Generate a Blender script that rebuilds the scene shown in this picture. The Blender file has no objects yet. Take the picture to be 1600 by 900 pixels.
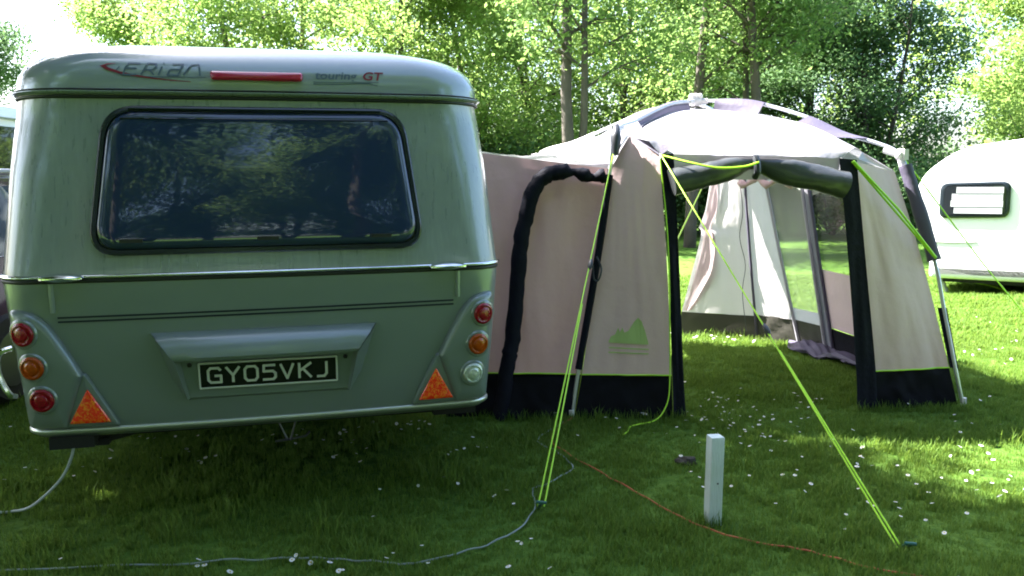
import bpy, bmesh, math, random
import numpy as np
from mathutils import Vector, Matrix, noise
random.seed(7)
rad = math.radians
SC = bpy.context.scene

# ------------------------------------------------------------------ camera, sky, sun, exposure
cd = bpy.data.cameras.new('camera'); cam = bpy.data.objects.new('camera', cd); SC.collection.objects.link(cam)
cam.location = (0, 0, 1.45)
cam.rotation_mode = 'XYZ'
cam.matrix_world = Matrix.Translation((0, 0, 1.45)) @ Matrix.Rotation(rad(90) - math.atan(165/1300), 4, 'X') @ Matrix.Rotation(-.008, 4, 'Z')
cd.sensor_width = 36; cd.lens = 36*1300/1600; cd.clip_end = 2000; cd.clip_start = .05
SC.camera = cam
SUN_AZ = Vector((-.92, .40)); SUN_EL = 50
sd = Vector((SUN_AZ.x*math.cos(rad(SUN_EL)), SUN_AZ.y*math.cos(rad(SUN_EL)), math.sin(rad(SUN_EL)))).normalized()
w = bpy.data.worlds.new('World'); SC.world = w; w.use_nodes = True
nt = w.node_tree; bg = nt.nodes['Background']
sky = nt.nodes.new('ShaderNodeTexSky'); sky.sky_type = 'NISHITA'; sky.sun_disc = False
sky.sun_elevation = rad(SUN_EL); sky.sun_rotation = math.atan2(sd.x, sd.y)
sky.air_density = 1.0; sky.dust_density = 3.0; sky.ozone_density = 2.5
nt.links.new(sky.outputs[0], bg.inputs[0]); bg.inputs[1].default_value = .07
sl = bpy.data.lights.new('sun', 'SUN'); sl.energy = 5.0; sl.angle = rad(.5); sl.color = (1, .97, .92)
so = bpy.data.objects.new('sun', sl); SC.collection.objects.link(so)
so.rotation_euler = sd.to_track_quat('Z', 'Y').to_euler()
SC.view_settings.view_transform = 'Standard'; SC.view_settings.look = 'None'
SC.view_settings.exposure = 3.38; SC.view_settings.gamma = 1
SC.cycles.max_bounces = 7; SC.cycles.transparent_max_bounces = 12
SC.cycles.filter_width = 1.9

# ------------------------------------------------------------------ materials
def mat(name, col, rough=.6, metal=0, coat=0, spec=.5, trans=0, alpha=1, bump=None, vary=None, sheen=0):
    """col: linear base colour; vary=(scale, amount): noise value variation; bump=(scale,strength,stretch)"""
    m = bpy.data.materials.new(name); m.use_nodes = True
    n = m.node_tree.nodes; l = m.node_tree.links; b = n['Principled BSDF']
    b.inputs['Base Color'].default_value = (*col, 1)
    b.inputs['Roughness'].default_value = rough; b.inputs['Metallic'].default_value = metal
    b.inputs['Coat Weight'].default_value = coat; b.inputs['Coat Roughness'].default_value = .06
    b.inputs['Specular IOR Level'].default_value = spec
    b.inputs['Transmission Weight'].default_value = trans; b.inputs['Alpha'].default_value = alpha
    if vary or bump:
        tc = n.new('ShaderNodeTexCoord')
    if vary:
        no = n.new('ShaderNodeTexNoise'); no.inputs['Scale'].default_value = vary[0]; no.inputs['Detail'].default_value = 5
        l.new(tc.outputs['Object'], no.inputs['Vector'])
        mx = n.new('ShaderNodeMix'); mx.data_type = 'RGBA'
        a = vary[1]
        mx.inputs['A'].default_value = (*[c*(1-a) for c in col], 1); mx.inputs['B'].default_value = (*[min(1, c*(1+a)) for c in col], 1)
        l.new(no.outputs['Fac'], mx.inputs['Factor']); l.new(mx.outputs['Result'], b.inputs['Base Color'])
    if bump:
        mp = n.new('ShaderNodeMapping'); l.new(tc.outputs['Object'], mp.inputs[0])
        if len(bump) > 2: mp.inputs['Scale'].default_value = bump[2]
        no = n.new('ShaderNodeTexNoise'); no.inputs['Scale'].default_value = bump[0]; no.inputs['Detail'].default_value = 4
        l.new(mp.outputs[0], no.inputs['Vector'])
        bp = n.new('ShaderNodeBump'); bp.inputs['Strength'].default_value = bump[1]; bp.inputs['Distance'].default_value = .02
        l.new(no.outputs['Fac'], bp.inputs['Height']); l.new(bp.outputs[0], b.inputs['Normal'])
    return m

def cloth_mat(name, col, transl=.35, rough=.55, bump=(9, .35), spec=.3):
    m = mat(name, col, rough, spec=spec, bump=bump, vary=(3, .08))
    n = m.node_tree.nodes; l = m.node_tree.links; b = n['Principled BSDF']
    t = n.new('ShaderNodeBsdfTranslucent'); t.inputs[0].default_value = (*col, 1)
    mx = n.new('ShaderNodeMixShader'); mx.inputs[0].default_value = transl
    l.new(b.outputs[0], mx.inputs[1]); l.new(t.outputs[0], mx.inputs[2])
    l.new(mx.outputs[0], n['Material Output'].inputs['Surface'])
    return m

def clear_mat(name, tint, fac=.8):
    m = bpy.data.materials.new(name); m.use_nodes = True
    n = m.node_tree.nodes; l = m.node_tree.links
    b = n['Principled BSDF']; b.inputs['Base Color'].default_value = (*tint, 1); b.inputs['Roughness'].default_value = .12
    t = n.new('ShaderNodeBsdfTransparent'); t.inputs[0].default_value = (.93, .95, .93, 1)
    mx = n.new('ShaderNodeMixShader'); mx.inputs[0].default_value = fac
    l.new(b.outputs[0], mx.inputs[1]); l.new(t.outputs[0], mx.inputs[2]); l.new(mx.outputs[0], n['Material Output'].inputs['Surface'])
    return m

def leaf_mat(name, c1, c2, transl=.45):
    m = bpy.data.materials.new(name); m.use_nodes = True
    n = m.node_tree.nodes; l = m.node_tree.links
    b = n['Principled BSDF']; b.inputs['Roughness'].default_value = .65; b.inputs['Specular IOR Level'].default_value = .2
    g = n.new('ShaderNodeNewGeometry')
    tc = n.new('ShaderNodeTexCoord'); no = n.new('ShaderNodeTexNoise'); no.inputs['Scale'].default_value = .9
    l.new(tc.outputs['Object'], no.inputs['Vector'])
    ad = n.new('ShaderNodeMath'); ad.operation = 'MULTIPLY_ADD'; ad.inputs[1].default_value = .55
    mm = n.new('ShaderNodeMath'); mm.operation = 'MULTIPLY'; mm.inputs[1].default_value = .6
    l.new(no.outputs['Fac'], mm.inputs[0])
    l.new(g.outputs['Random Per Island'], ad.inputs[0]); l.new(mm.outputs[0], ad.inputs[2])
    mx = n.new('ShaderNodeMix'); mx.data_type = 'RGBA'
    mx.inputs['A'].default_value = (*c1, 1); mx.inputs['B'].default_value = (*c2, 1)
    l.new(ad.outputs[0], mx.inputs['Factor']); l.new(mx.outputs['Result'], b.inputs['Base Color'])
    t = n.new('ShaderNodeBsdfTranslucent')
    hs = n.new('ShaderNodeHueSaturation'); hs.inputs['Value'].default_value = 1.5; hs.inputs['Hue'].default_value = .485
    l.new(mx.outputs['Result'], hs.inputs['Color']); l.new(hs.outputs[0], t.inputs[0])
    ms = n.new('ShaderNodeMixShader'); ms.inputs[0].default_value = transl
    l.new(b.outputs[0], ms.inputs[1]); l.new(t.outputs[0], ms.inputs[2]); l.new(ms.outputs[0], n['Material Output'].inputs['Surface'])
    return m

M = {}
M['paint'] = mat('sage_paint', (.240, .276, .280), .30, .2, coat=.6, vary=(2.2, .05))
M['paint_low_shaded'] = mat('sage_paint_lower_shaded', (.180, .216, .216), .32, .2, coat=.6, vary=(2.2, .05))  # body paint darkened below the belt, ground-facing shade put into the colour
M['roof'] = mat('roof_paint', (.28, .32, .345), .20, .15, coat=.7)
M['rubber'] = mat('black_rubber', (.012, .013, .015), .5)
M['winframe'] = mat('window_frame', (.012, .018, .024), .22, coat=.3)
M['chrome'] = mat('chrome', (.78, .79, .8), .14, 1)
M['alu'] = mat('dull_aluminium', (.55, .57, .56), .32, .8)
M['navy'] = mat('navy_tape', (.008, .012, .03), .35)
M['red_lens'] = mat('red_lens', (.25, .002, .013), .15, spec=.3, coat=.4, bump=(60, .25))
M['bar_lens'] = mat('brake_lens', (.42, .008, .05), .18, coat=.6)
M['amber_lens'] = mat('amber_lens', (.36, .055, .003), .15, spec=.3, coat=.4, bump=(60, .25))
M['clear_lens'] = mat('clear_lens', (.55, .6, .58), .1, .4, coat=1, bump=(70, .4))
M['plate'] = mat('black_plate', (.006, .006, .008), .25)
M['silver'] = mat('silver_print', (.52, .54, .50), .4)
M['decal_grey'] = mat('grey_decal', (.075, .11, .155), .4)
M['decal_red'] = mat('red_decal', (.20, .006, .02), .4)
M['underside'] = mat('underseal', (.012, .012, .012), .9)
M['galv'] = mat('galvanised', (.35, .36, .37), .45, .7)
M['tyre'] = mat('tyre', (.012, .012, .013), .75)
M['tent_beige'] = cloth_mat('beige_fabric', (.56, .405, .415), .16)
M['tent_pink'] = cloth_mat('pinkish_fabric', (.60, .375, .395), .16)
M['tent_roof'] = cloth_mat('lilac_grey_roof_fabric', (.40, .385, .43), .28, spec=.5, rough=.42)
M['tent_inner'] = cloth_mat('pale_fabric', (.56, .51, .525), .5)
M['curtain'] = cloth_mat('pale_pink_fabric', (.50, .41, .42), .4)
M['mud'] = cloth_mat('black_mudwall', (.007, .007, .011), .03, rough=.8, spec=.1)
M['band'] = cloth_mat('navy_band', (.006, .0065, .014), .03, rough=.75, bump=(25, .4), spec=.15)
M['sleeve'] = cloth_mat('mauve_sleeve', (.085, .075, .115), .15)
M['zip_grey'] = cloth_mat('grey_zip_strip', (.20, .19, .22), .2)
M['inner_mud'] = cloth_mat('olive_mudwall', (.045, .042, .035), .25)
M['vinyl_roll'] = mat('rolled_vinyl', (.045, .048, .050), .28, coat=.2, bump=(7, .22, (3, 2, 2)))
M['vinyl'] = clear_mat('clear_vinyl', (.6, .64, .6), .62)
M['dark_vinyl'] = clear_mat('tinted_mesh', (.05, .055, .05), .55)
M['lime'] = mat('lime_cord', (.40, .72, .03), .5)
M['lime_print'] = mat('lime_print', (.40, .50, .19), .7)
M['pole'] = mat('grey_steel_pole', (.50, .52, .55), .3, .6)
M['plastic'] = mat('pale_plastic', (.62, .60, .60), .4)
M['dark_plastic'] = mat('dark_plastic', (.03, .032, .04), .4)
M['white_van'] = mat('white_gelcoat', (.87, .87, .87), .45, coat=.1, vary=(1.5, .03))
M['glass_dark'] = mat('dark_glass', (.01, .012, .016), .03, spec=.8)
M['glass_blue'] = mat('car_glass', (.06, .10, .14), .03, spec=.9)
M['car'] = mat('dark_purple_paint', (.075, .025, .07), .25, .4, coat=1)
M['dark_rim'] = mat('dark_rim', (.09, .09, .10), .4, .6)
M['car_trim'] = mat('lilac_grey_trim', (.35, .31, .36), .3, .3)
M['blind'] = mat('window_blind', (.42, .42, .45), .6)
M['post'] = mat('grey_painted_wood', (.54, .61, .61), .55, bump=(30, .25, (6, 6, .6)), vary=(12, .10))
M['hose'] = mat('white_cable', (.20, .24, .225), .5)
M['blue_cable'] = mat('pale_blue_cable', (.36, .42, .44), .45)
M['orange'] = mat('orange_cable', (.36, .085, .03), .6)
M['stone'] = mat('dark_clod', (.03, .026, .02), .9, bump=(40, .8))
M['green_plastic'] = mat('green_plastic', (.02, .10, .08), .4)

def acrylic():
    m = mat('tinted_acrylic', (.019, .033, .080), .03, spec=.8)
    n = m.node_tree.nodes; l = m.node_tree.links; b = n['Principled BSDF']
    tc = n.new('ShaderNodeTexCoord')
    no = n.new('ShaderNodeTexNoise'); no.inputs['Scale'].default_value = 3.0; no.inputs['Detail'].default_value = 1
    l.new(tc.outputs['Object'], no.inputs['Vector'])
    bp = n.new('ShaderNodeBump'); bp.inputs['Strength'].default_value = .05; bp.inputs['Distance'].default_value = .02
    l.new(no.outputs['Fac'], bp.inputs['Height']); l.new(bp.outputs[0], b.inputs['Normal'])
    return m
M['acrylic'] = acrylic()
def ribbed(m):
    n = m.node_tree.nodes; l = m.node_tree.links; b = n['Principled BSDF']
    tc = n.new('ShaderNodeTexCoord'); mp = n.new('ShaderNodeMapping'); mp.inputs['Scale'].default_value = (16, 16, .12)
    no = n.new('ShaderNodeTexNoise'); no.inputs['Scale'].default_value = 3.2; no.inputs['Detail'].default_value = 3
    l.new(tc.outputs['Object'], mp.inputs[0]); l.new(mp.outputs[0], no.inputs['Vector'])
    bp = n.new('ShaderNodeBump'); bp.inputs['Strength'].default_value = .035; bp.inputs['Distance'].default_value = .01
    l.new(no.outputs['Fac'], bp.inputs['Height']); l.new(bp.outputs[0], b.inputs['Normal']); l.new(bp.outputs[0], b.inputs['Coat Normal'])
    # vertical streaks: base colour lightened and roughness varied along them
    no2 = n.new('ShaderNodeTexNoise'); no2.inputs['Scale'].default_value = 4; no2.inputs['Detail'].default_value = 6
    l.new(mp.outputs[0], no2.inputs['Vector'])
    old = b.inputs['Base Color'].links[0].from_socket
    sm = n.new('ShaderNodeMapRange'); sm.inputs['From Min'].default_value = .50; sm.inputs['From Max'].default_value = .72; sm.inputs['To Min'].default_value = 1.0; sm.inputs['To Max'].default_value = 1.13
    vm = n.new('ShaderNodeVectorMath'); vm.operation = 'SCALE'; l.new(no2.outputs['Fac'], sm.inputs[0]); l.new(old, vm.inputs[0]); l.new(sm.outputs[0], vm.inputs['Scale']); l.new(vm.outputs[0], b.inputs['Base Color'])
    mr = n.new('ShaderNodeMapRange'); mr.inputs['From Min'].default_value = .35; mr.inputs['From Max'].default_value = .75
    mr.inputs['To Min'].default_value = .27; mr.inputs['To Max'].default_value = .34
    l.new(no2.outputs['Fac'], mr.inputs[0]); l.new(mr.outputs[0], b.inputs['Roughness'])
ribbed(M['paint'])
def reflector_mat():
    m = mat('retroreflector', (.95, .07, .01), .15, coat=1)
    n = m.node_tree.nodes; l = m.node_tree.links; b = n['Principled BSDF']
    tc = n.new('ShaderNodeTexCoord')
    v = n.new('ShaderNodeTexVoronoi'); v.inputs['Scale'].default_value = 170
    no = n.new('ShaderNodeTexNoise'); no.inputs['Scale'].default_value = 28
    l.new(tc.outputs['Object'], v.inputs['Vector']); l.new(tc.outputs['Object'], no.inputs['Vector'])
    mu = n.new('ShaderNodeMath'); mu.operation = 'MULTIPLY_ADD'; mu.inputs[1].default_value = .5
    sp = n.new('ShaderNodeSeparateColor'); l.new(v.outputs['Color'], sp.inputs[0])
    l.new(sp.outputs[0], mu.inputs[0]); l.new(no.outputs['Fac'], mu.inputs[2])
    cr = n.new('ShaderNodeValToRGB'); e = cr.color_ramp.elements
    e[0].position = .35; e[0].color = (1, .012, .003, 1); e[1].position = 1; e[1].color = (1, .24, .015, 1)
    x = cr.color_ramp.elements.new(.72); x.color = (1, .022, .004, 1)
    l.new(mu.outputs[0], cr.inputs[0]); l.new(cr.outputs[0], b.inputs['Base Color'])
    bp = n.new('ShaderNodeBump'); bp.inputs['Strength'].default_value = .6; bp.inputs['Distance'].default_value = .004
    l.new(v.outputs['Distance'], bp.inputs['Height']); l.new(bp.outputs[0], b.inputs['Normal'])
    return m
M['reflector'] = reflector_mat()
def bark(name, c):
    return mat(name, c, .9, bump=(7, .9, (3, 3, .5)), vary=(4, .4))
M['bark'] = bark('grey_bark', (.075, .062, .05))
M['bark_dark'] = bark('dark_bark', (.040, .032, .026))
M['leaf_bright'] = leaf_mat('spring_leaf', (.095, .195, .045), (.225, .32, .09), .55)
M['leaf_mid'] = leaf_mat('green_leaf', (.075, .165, .045), (.18, .275, .08), .52)
M['leaf_dark'] = leaf_mat('shaded_green_leaf', (.042, .105, .045), (.10, .17, .065), .48)  # darker leaf colour carries the shade on the trees right of the tent
M['leaf_woods'] = leaf_mat('woodland_leaf', (.10, .19, .045), (.24, .32, .09), .5)
M['leaf_shade'] = leaf_mat('summer_leaf', (.045, .095, .02), (.09, .15, .03), .35)
M['grass'] = leaf_mat('grass_blade', (.040, .118, .012), (.130, .205, .034), .42)
def ground_mat():
    m = mat('lawn', (.04, .08, .012), .95, spec=.1)
    n = m.node_tree.nodes; l = m.node_tree.links; b = n['Principled BSDF']
    tc = n.new('ShaderNodeTexCoord')
    a = n.new('ShaderNodeTexNoise'); a.inputs['Scale'].default_value = .8; a.inputs['Detail'].default_value = 8
    c = n.new('ShaderNodeTexNoise'); c.inputs['Scale'].default_value = 26; c.inputs['Detail'].default_value = 6
    for q in (a, c): l.new(tc.outputs['Object'], q.inputs['Vector'])
    ad = n.new('ShaderNodeMath'); ad.operation = 'MULTIPLY_ADD'; ad.inputs[1].default_value = .6
    mu = n.new('ShaderNodeMath'); mu.operation = 'MULTIPLY'; mu.inputs[1].default_value = .5
    l.new(a.outputs['Fac'], mu.inputs[0]); l.new(c.outputs['Fac'], ad.inputs[0]); l.new(mu.outputs[0], ad.inputs[2])
    cr = n.new('ShaderNodeValToRGB'); e = cr.color_ramp.elements
    e[0].position = .3; e[0].color = (.022, .066, .008, 1); e[1].position = .75; e[1].color = (.10, .175, .028, 1)
    l.new(ad.outputs[0], cr.inputs[0]); l.new(cr.outputs[0], b.inputs['Base Color'])
    bp = n.new('ShaderNodeBump'); bp.inputs['Strength'].default_value = .8; bp.inputs['Distance'].default_value = .03
    l.new(c.outputs['Fac'], bp.inputs['Height']); l.new(bp.outputs[0], b.inputs['Normal'])
    return m
M['ground'] = ground_mat()
M['petal'] = mat('daisy_petal', (.62, .63, .62), .8)
M['yolk'] = mat('daisy_eye', (.55, .35, .02), .8)

# ------------------------------------------------------------------ helpers
def link(o, parent=None):
    SC.collection.objects.link(o)
    if parent is not None: o.parent = parent
    return o
def mesh(name, v, f, m, parent=None, smooth=True, sharp=None):
    me = bpy.data.meshes.new(name); me.from_pydata([tuple(p) for p in v], [], f)
    for q in (m if isinstance(m, (list, tuple)) else [m]): me.materials.append(q)
    if smooth:
        me.polygons.foreach_set('use_smooth', [len(q.vertices) < 9 for q in me.polygons])
        if sharp: 
            try: me.set_sharp_from_angle(angle=rad(sharp))
            except Exception: pass
    me.update()
    return link(bpy.data.objects.new(name, me), parent)
def thing(name, label, cat, loc=(0, 0, 0), rz=0, group=None):
    o = bpy.data.objects.new(name, None); o.empty_display_size = .2; link(o)
    o.location = loc; o.rotation_euler = (0, 0, rz)
    return tag(o, label, cat, group)
def tag(o, label, cat, group=None, kind=None):
    o['label'] = label; o['category'] = cat
    if group: o['group'] = group
    if kind: o['kind'] = kind
    return o
class MB:
    def __init__(s): s.v = []; s.f = []
    def add(s, v, f):
        k = len(s.v); s.v += [tuple(p) for p in v]; s.f += [tuple(i+k for i in q) for q in f]; return s
    def box(s, c, d, rot=None):
        v = [Vector((x*d[0]/2, y*d[1]/2, z*d[2]/2)) for x in (-1, 1) for y in (-1, 1) for z in (-1, 1)]
        if rot is not None: v = [rot @ p for p in v]
        v = [p+Vector(c) for p in v]
        return s.add(v, [(0, 1, 3, 2), (4, 6, 7, 5), (0, 4, 5, 1), (2, 3, 7, 6), (0, 2, 6, 4), (1, 5, 7, 3)])
    def tube(s, pts, r, n=8, cap=True):
        pts = [Vector(p) for p in pts]; N = len(pts); rs = r if isinstance(r, (list, tuple)) else [r]*N
        V = []; F = []; up = None
        for i, p in enumerate(pts):
            t = (pts[min(i+1, N-1)]-pts[max(i-1, 0)]).normalized()
            if up is None: up = Vector((0, 0, 1)) if abs(t.z) < .9 else Vector((1, 0, 0))
            a = t.cross(up); a = a.normalized() if a.length > 1e-6 else Vector((1, 0, 0)); b = a.cross(t).normalized(); up = b
            for k in range(n):
                q = 2*math.pi*k/n; V.append(p+a*math.cos(q)*rs[i]+b*math.sin(q)*rs[i])
        for i in range(N-1):
            for k in range(n):
                F.append((i*n+k, i*n+(k+1) % n, (i+1)*n+(k+1) % n, (i+1)*n+k))
        if cap: F.append(tuple(range(n-1, -1, -1))); F.append(tuple((N-1)*n+k for k in range(n)))
        return s.add(V, F)
    def ball(s, c, r, n=10, m=6, sc=(1, 1, 1)):
        V = []; F = []
        for i in range(m+1):
            th = math.pi*i/m
            for k in range(n):
                ph = 2*math.pi*k/n
                V.append((c[0]+r*sc[0]*math.sin(th)*math.cos(ph), c[1]+r*sc[1]*math.sin(th)*math.sin(ph), c[2]+r*sc[2]*math.cos(th)))
        for i in range(m):
            for k in range(n): F.append((i*n+k, (i+1)*n+k, (i+1)*n+(k+1) % n, i*n+(k+1) % n))
        return s.add(V, F)
    def build(s, name, m, parent=None, smooth=True, sharp=35): return mesh(name, s.v, s.f, m, parent, smooth, sharp)
def smooth_path(pts, n=6):
    P = [Vector(p) for p in pts]; out = []
    for i in range(len(P)-1):
        a = P[max(i-1, 0)]; b = P[i]; c = P[i+1]; d = P[min(i+2, len(P)-1)]
        for k in range(n):
            t = k/n
            out.append(.5*((2*b)+(c-a)*t+(2*a-5*b+4*c-d)*t*t+(3*b-a-3*c+d)*t**3))
    out.append(P[-1]); return out
def lerp(a, b, t): return a+(b-a)*t
def interp(tab, z):
    if z <= tab[0][0]: return tab[0][1:]
    for p, q in zip(tab, tab[1:]):
        if z <= q[0]:
            t = (z-p[0])/(q[0]-p[0]); return tuple(lerp(a, b, t) for a, b in zip(p[1:], q[1:]))
    return tab[-1][1:]
def roundpoly(pts, r, n=8):
    out = []; N = len(pts)
    for i in range(N):
        p = Vector(pts[i]); a = (Vector(pts[i-1])-p); b = (Vector(pts[(i+1) % N])-p)
        rr = r[i] if isinstance(r, (list, tuple)) else r
        d = min(rr, a.length*.49, b.length*.49)
        p0 = p+a.normalized()*d; p1 = p+b.normalized()*d
        for k in range(n+1):
            t = k/n; out.append(((1-t)**2*p0+2*t*(1-t)*p+t*t*p1))
    return out
def terrain(x, y):
    t = min(max((y-7.5)/4.5, 0), 1); return -.06*t*t*(3-2*t)

# ------------------------------------------------------------------ ground
def build_ground():
    rs = [0]+list(np.linspace(.6, 16, 34))+[18, 21, 25, 30, 40, 60, 100, 200, 500]
    V = []; F = []; n = 96
    for i, r in enumerate(rs):
        for k in range(n):
            a = 2*math.pi*k/n; x = r*math.cos(a); y = 4+r*math.sin(a)
            V.append((x, y, terrain(x, y)+(.012*noise.noise((x*.9, y*.9, 3)) if r < 25 else 0)))
    for i in range(len(rs)-1):
        for k in range(n): F.append((i*n+k, (i+1)*n+k, (i+1)*n+(k+1) % n, i*n+(k+1) % n))
    g = mesh('ground', V, F, M['ground']); g['kind'] = 'structure'
build_ground()
def gz(x, y): return terrain(x, y)+.012*noise.noise((x*.9, y*.9, 3))

# ------------------------------------------------------------------ the sage caravan (local: x across the rear, y forward, z up)
A14 = rad(14)
CV = thing('caravan', 'sage green vintage style caravan seen from behind with black number plate', 'caravan', (-1.025, 3.436, 0), A14)
#       z    y0    W     r
PROF = [(.40, .10, .945, .10), (.44, .062, .965, .10), (.50, .045, .972, .10), (.75, .018, .995, .11), (1.05, 0, 1.022, .14), (1.09, 0, 1.026, .15), (1.13, .003, 1.022, .16),
        (1.5, .05, .997, .20), (1.82, .105, .967, .25), (1.825, .095, .978, .26), (1.88, .098, .975, .27), (1.93, .115, .957, .28), (1.975, .155, .922, .30),
        (2.012, .225, .875, .32), (2.038, .31, .808, .34), (2.056, .44, .72, .36), (2.072, .72, .52, .3)]
LEN = 4.2
def S(x, z):
    y0, W, r = interp(PROF, z); ax = min(abs(x), W-.001)
    y = y0+.035*(ax/W)**2
    if ax > W-r: y += r-math.sqrt(max(r*r-(ax-(W-r))**2, 0))
    return y
def section(z, off=0):
    y0, W, r = interp(PROF, z); pts = []
    xs = np.concatenate([-(W)+np.linspace(0, 1, 2)*0, []])
    for i in range(29): x = lerp(-(W-r), W-r, i/28); pts.append(Vector((x, y0+.035*(x/W)**2-off, z)))
    yb = y0+.035*((W-r)/W)**2
    for i in range(1, 11):
        a = math.pi/2*i/10; ex = .035*(1-((W-r)/W)**2)*i/10
        pts.append(Vector((W-r+(r+off)*math.sin(a), yb+ex+r-(r+off)*math.cos(a), z)))
    yf = LEN-y0*2.2-.3
    for i in range(1, 9): pts.append(Vector((W+off, lerp(yb+r+.01, yf-.3, i/8), z)))
    for i in range(1, 9):
        a = math.pi/2*i/8; pts.append(Vector((W-.3+(.3+off)*math.cos(a), yf-.3+(.3+off)*math.sin(a), z)))
    h = len(pts)
    right = pts[29:]; front = [Vector((lerp(W-.3, -(W-.3), i/8), yf+off, z)) for i in range(1, 8)]
    left = [Vector((-p.x, p.y, p.z)) for p in reversed(right)]
    return pts+front+left
def loft(rings, cap0=False, cap1=False):
    n = len(rings[0]); V = [p for r in rings for p in r]; F = []
    for i in range(len(rings)-1):
        for k in range(n): F.append((i*n+k, i*n+(k+1) % n, (i+1)*n+(k+1) % n, (i+1)*n+k))
    if cap0: F.append(tuple(range(n-1, -1, -1)))
    if cap1: F.append(tuple((len(rings)-1)*n+k for k in range(n)))
    return V, F
zs_low = [.42, .44, .47, .50, .6, .7, .8, .9, 1.0, 1.05, 1.085]
body = mesh('lower_body', *loft([section(z) for z in zs_low], True), M['paint_low_shaded'], CV, sharp=50)
zs_up = [1.085, 1.09, 1.13, 1.2, 1.3, 1.4, 1.5, 1.6, 1.7, 1.8, 1.825]
upper = mesh('upper_body', *loft([section(z) for z in zs_up]), M['paint'], CV, sharp=60)
zs_r = [1.827, 1.85, 1.88, 1.905, 1.93, 1.955, 1.975, 1.995, 2.01, 2.025, 2.038, 2.048, 2.056, 2.065, 2.072]
roof = mesh('roof', *loft([section(z) for z in zs_r], False, True), M['roof'], CV, sharp=60)
def band(name, z0, z1, off, m, parent=CV):
    zz = [z0]+[lerp(z0, z1, q) for q in (.03, .15, .35, .5, .65, .85, .97)]+[z1]; oo = [-.01]+[off*q for q in (.35, .75, .96, 1, .96, .75, .35)]+[-.01]
    rings = [section(z, o) for z, o in zip(zz, oo)]
    return mesh(name, *loft(rings), m, parent, sharp=40)
band('gutter', 1.796, 1.812, .014, M['rubber']); band('gutter', 1.812, 1.829, .022, M['paint']); band('roof_seal', 1.829, 1.836, .013, M['rubber'])
band('belt_rail', 1.083, 1.100, .013, M['chrome']); band('belt_rail', 1.066, 1.083, .006, M['rubber'])
band('bottom_trim', .432, .462, .012, M['alu'])
def proj(p, off): return Vector((p[0], S(p[0], p[1])-off, p[1]))
def shell(name, outline, rings, m, parent=CV, fill=6, dome=0, sharp=40):
    """outline (x,z) clockwise or not; rings: (inset, offset) in metres; then filled to the centre with optional dome"""
    P = [Vector(p) for p in outline]; N = len(P)
    c = sum(P, Vector((0, 0)))/N
    nrm = []
    for i in range(N):
        t = P[(i+1) % N]-P[i-1]; nn = Vector((-t.y, t.x)).normalized()
        if nn.dot(c-P[i]) < 0: nn = -nn
        nrm.append(nn)
    R = []
    for ins, off in rings: R.append([proj(P[i]+nrm[i]*ins, off) for i in range(N)])
    ins, off = rings[-1]; Q = [P[i]+nrm[i]*ins for i in range(N)]
    for k in range(1, fill+1):
        s = 1-k/(fill+1)*.97
        R.append([proj(c+(q-c)*s, off+dome*(1-s*s)) for q in Q])
    V, F = loft(R, False, True)
    return mesh(name, V, F, m, parent, sharp=sharp)
# window
WO = [(-.598, 1.768), (.598, 1.768), (.672, 1.172), (-.672, 1.172)]
wout = roundpoly(WO, [.13, .13, .12, .12], 10)
win = shell('window', wout, [(0, -.005), (0, .016), (.006, .022), (.022, .022), (.026, .012), (.04, .010)], M['winframe'], fill=1)
wi = roundpoly([(-.574, 1.744), (.574, 1.744), (.645, 1.198), (-.645, 1.198)], [.115, .115, .105, .105], 10)
pane = shell('pane', wi, [(-.002, .010), (.002, .024), (.014, .031), (.030, .034), (.05, .035)], M['acrylic'], win, fill=8, dome=.004, sharp=70)
def ribbon(pts, width, off, name=None, m=None, parent=None, mb=None, shear=0):
    P0 = [Vector(p) for p in pts]; w0 = width if isinstance(width, (list, tuple)) else [width]*len(P0)
    P = []; wd = []; V = []; F = []
    for i in range(len(P0)-1):
        k = max(1, int((P0[i+1]-P0[i]).length/.008)) if mb is not None else 1
        for q in range(k): P.append(P0[i].lerp(P0[i+1], q/k)); wd.append(lerp(w0[i], w0[i+1], q/k))
    P.append(P0[-1]); wd.append(w0[-1]); N = len(P)
    for i in range(N):
        t = (P[min(i+1, N-1)]-P[max(i-1, 0)]).normalized()
        t0 = (P[i]-P[i-1]).normalized() if i else t; nn = Vector((-t.y, t.x))
        k = 1/max(.55, abs(nn.dot(Vector((-t0.y, t0.x)))))
        V += [proj(P[i]+nn*wd[i]/2*k, off), proj(P[i]-nn*wd[i]/2*k, off)]
    for i in range(N-1): F.append((2*i, 2*i+1, 2*i+3, 2*i+2))
    if mb is not None: mb.add(V, F); return
    return mesh(name, V, F, m, parent, smooth=False)
# rain channel over the window, window catches
tb = MB(); tb.tube([proj((lerp(-.50, .50, i/20), 1.757), .026) for i in range(21)], .006, 6); tb.build('rain_channel', M['winframe'], win)
tb = MB(); tb.tube([proj((lerp(-.53, .53, i/20), 1.716), .035) for i in range(21)], .003, 6); tb.build('pane_edge', M['glass_dark'], win)
for x in (-.50, .02, .48):
    b = MB(); b.box(proj((x, 1.232), .058), (.085, .012, .014)); b.build('catch', M['rubber'], win, smooth=False)
# stripes, vertical joints
for z0, z1 in ((.918, .914), (.932, .928)):
    pass
for dz in (0, .017):
    ribbon([(lerp(-.80, .795, i/30), .912+dz+.006*(i/30)) for i in range(31)], .0075, .003, 'stripe', M['navy'], CV)
for x in (-.815, .815):
    tb = MB(); tb.tube([proj((x, lerp(.95, 1.066, i/5)), .002) for i in range(6)], .010, 8); tb.build('joint_strip', M['paint'], CV)
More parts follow.
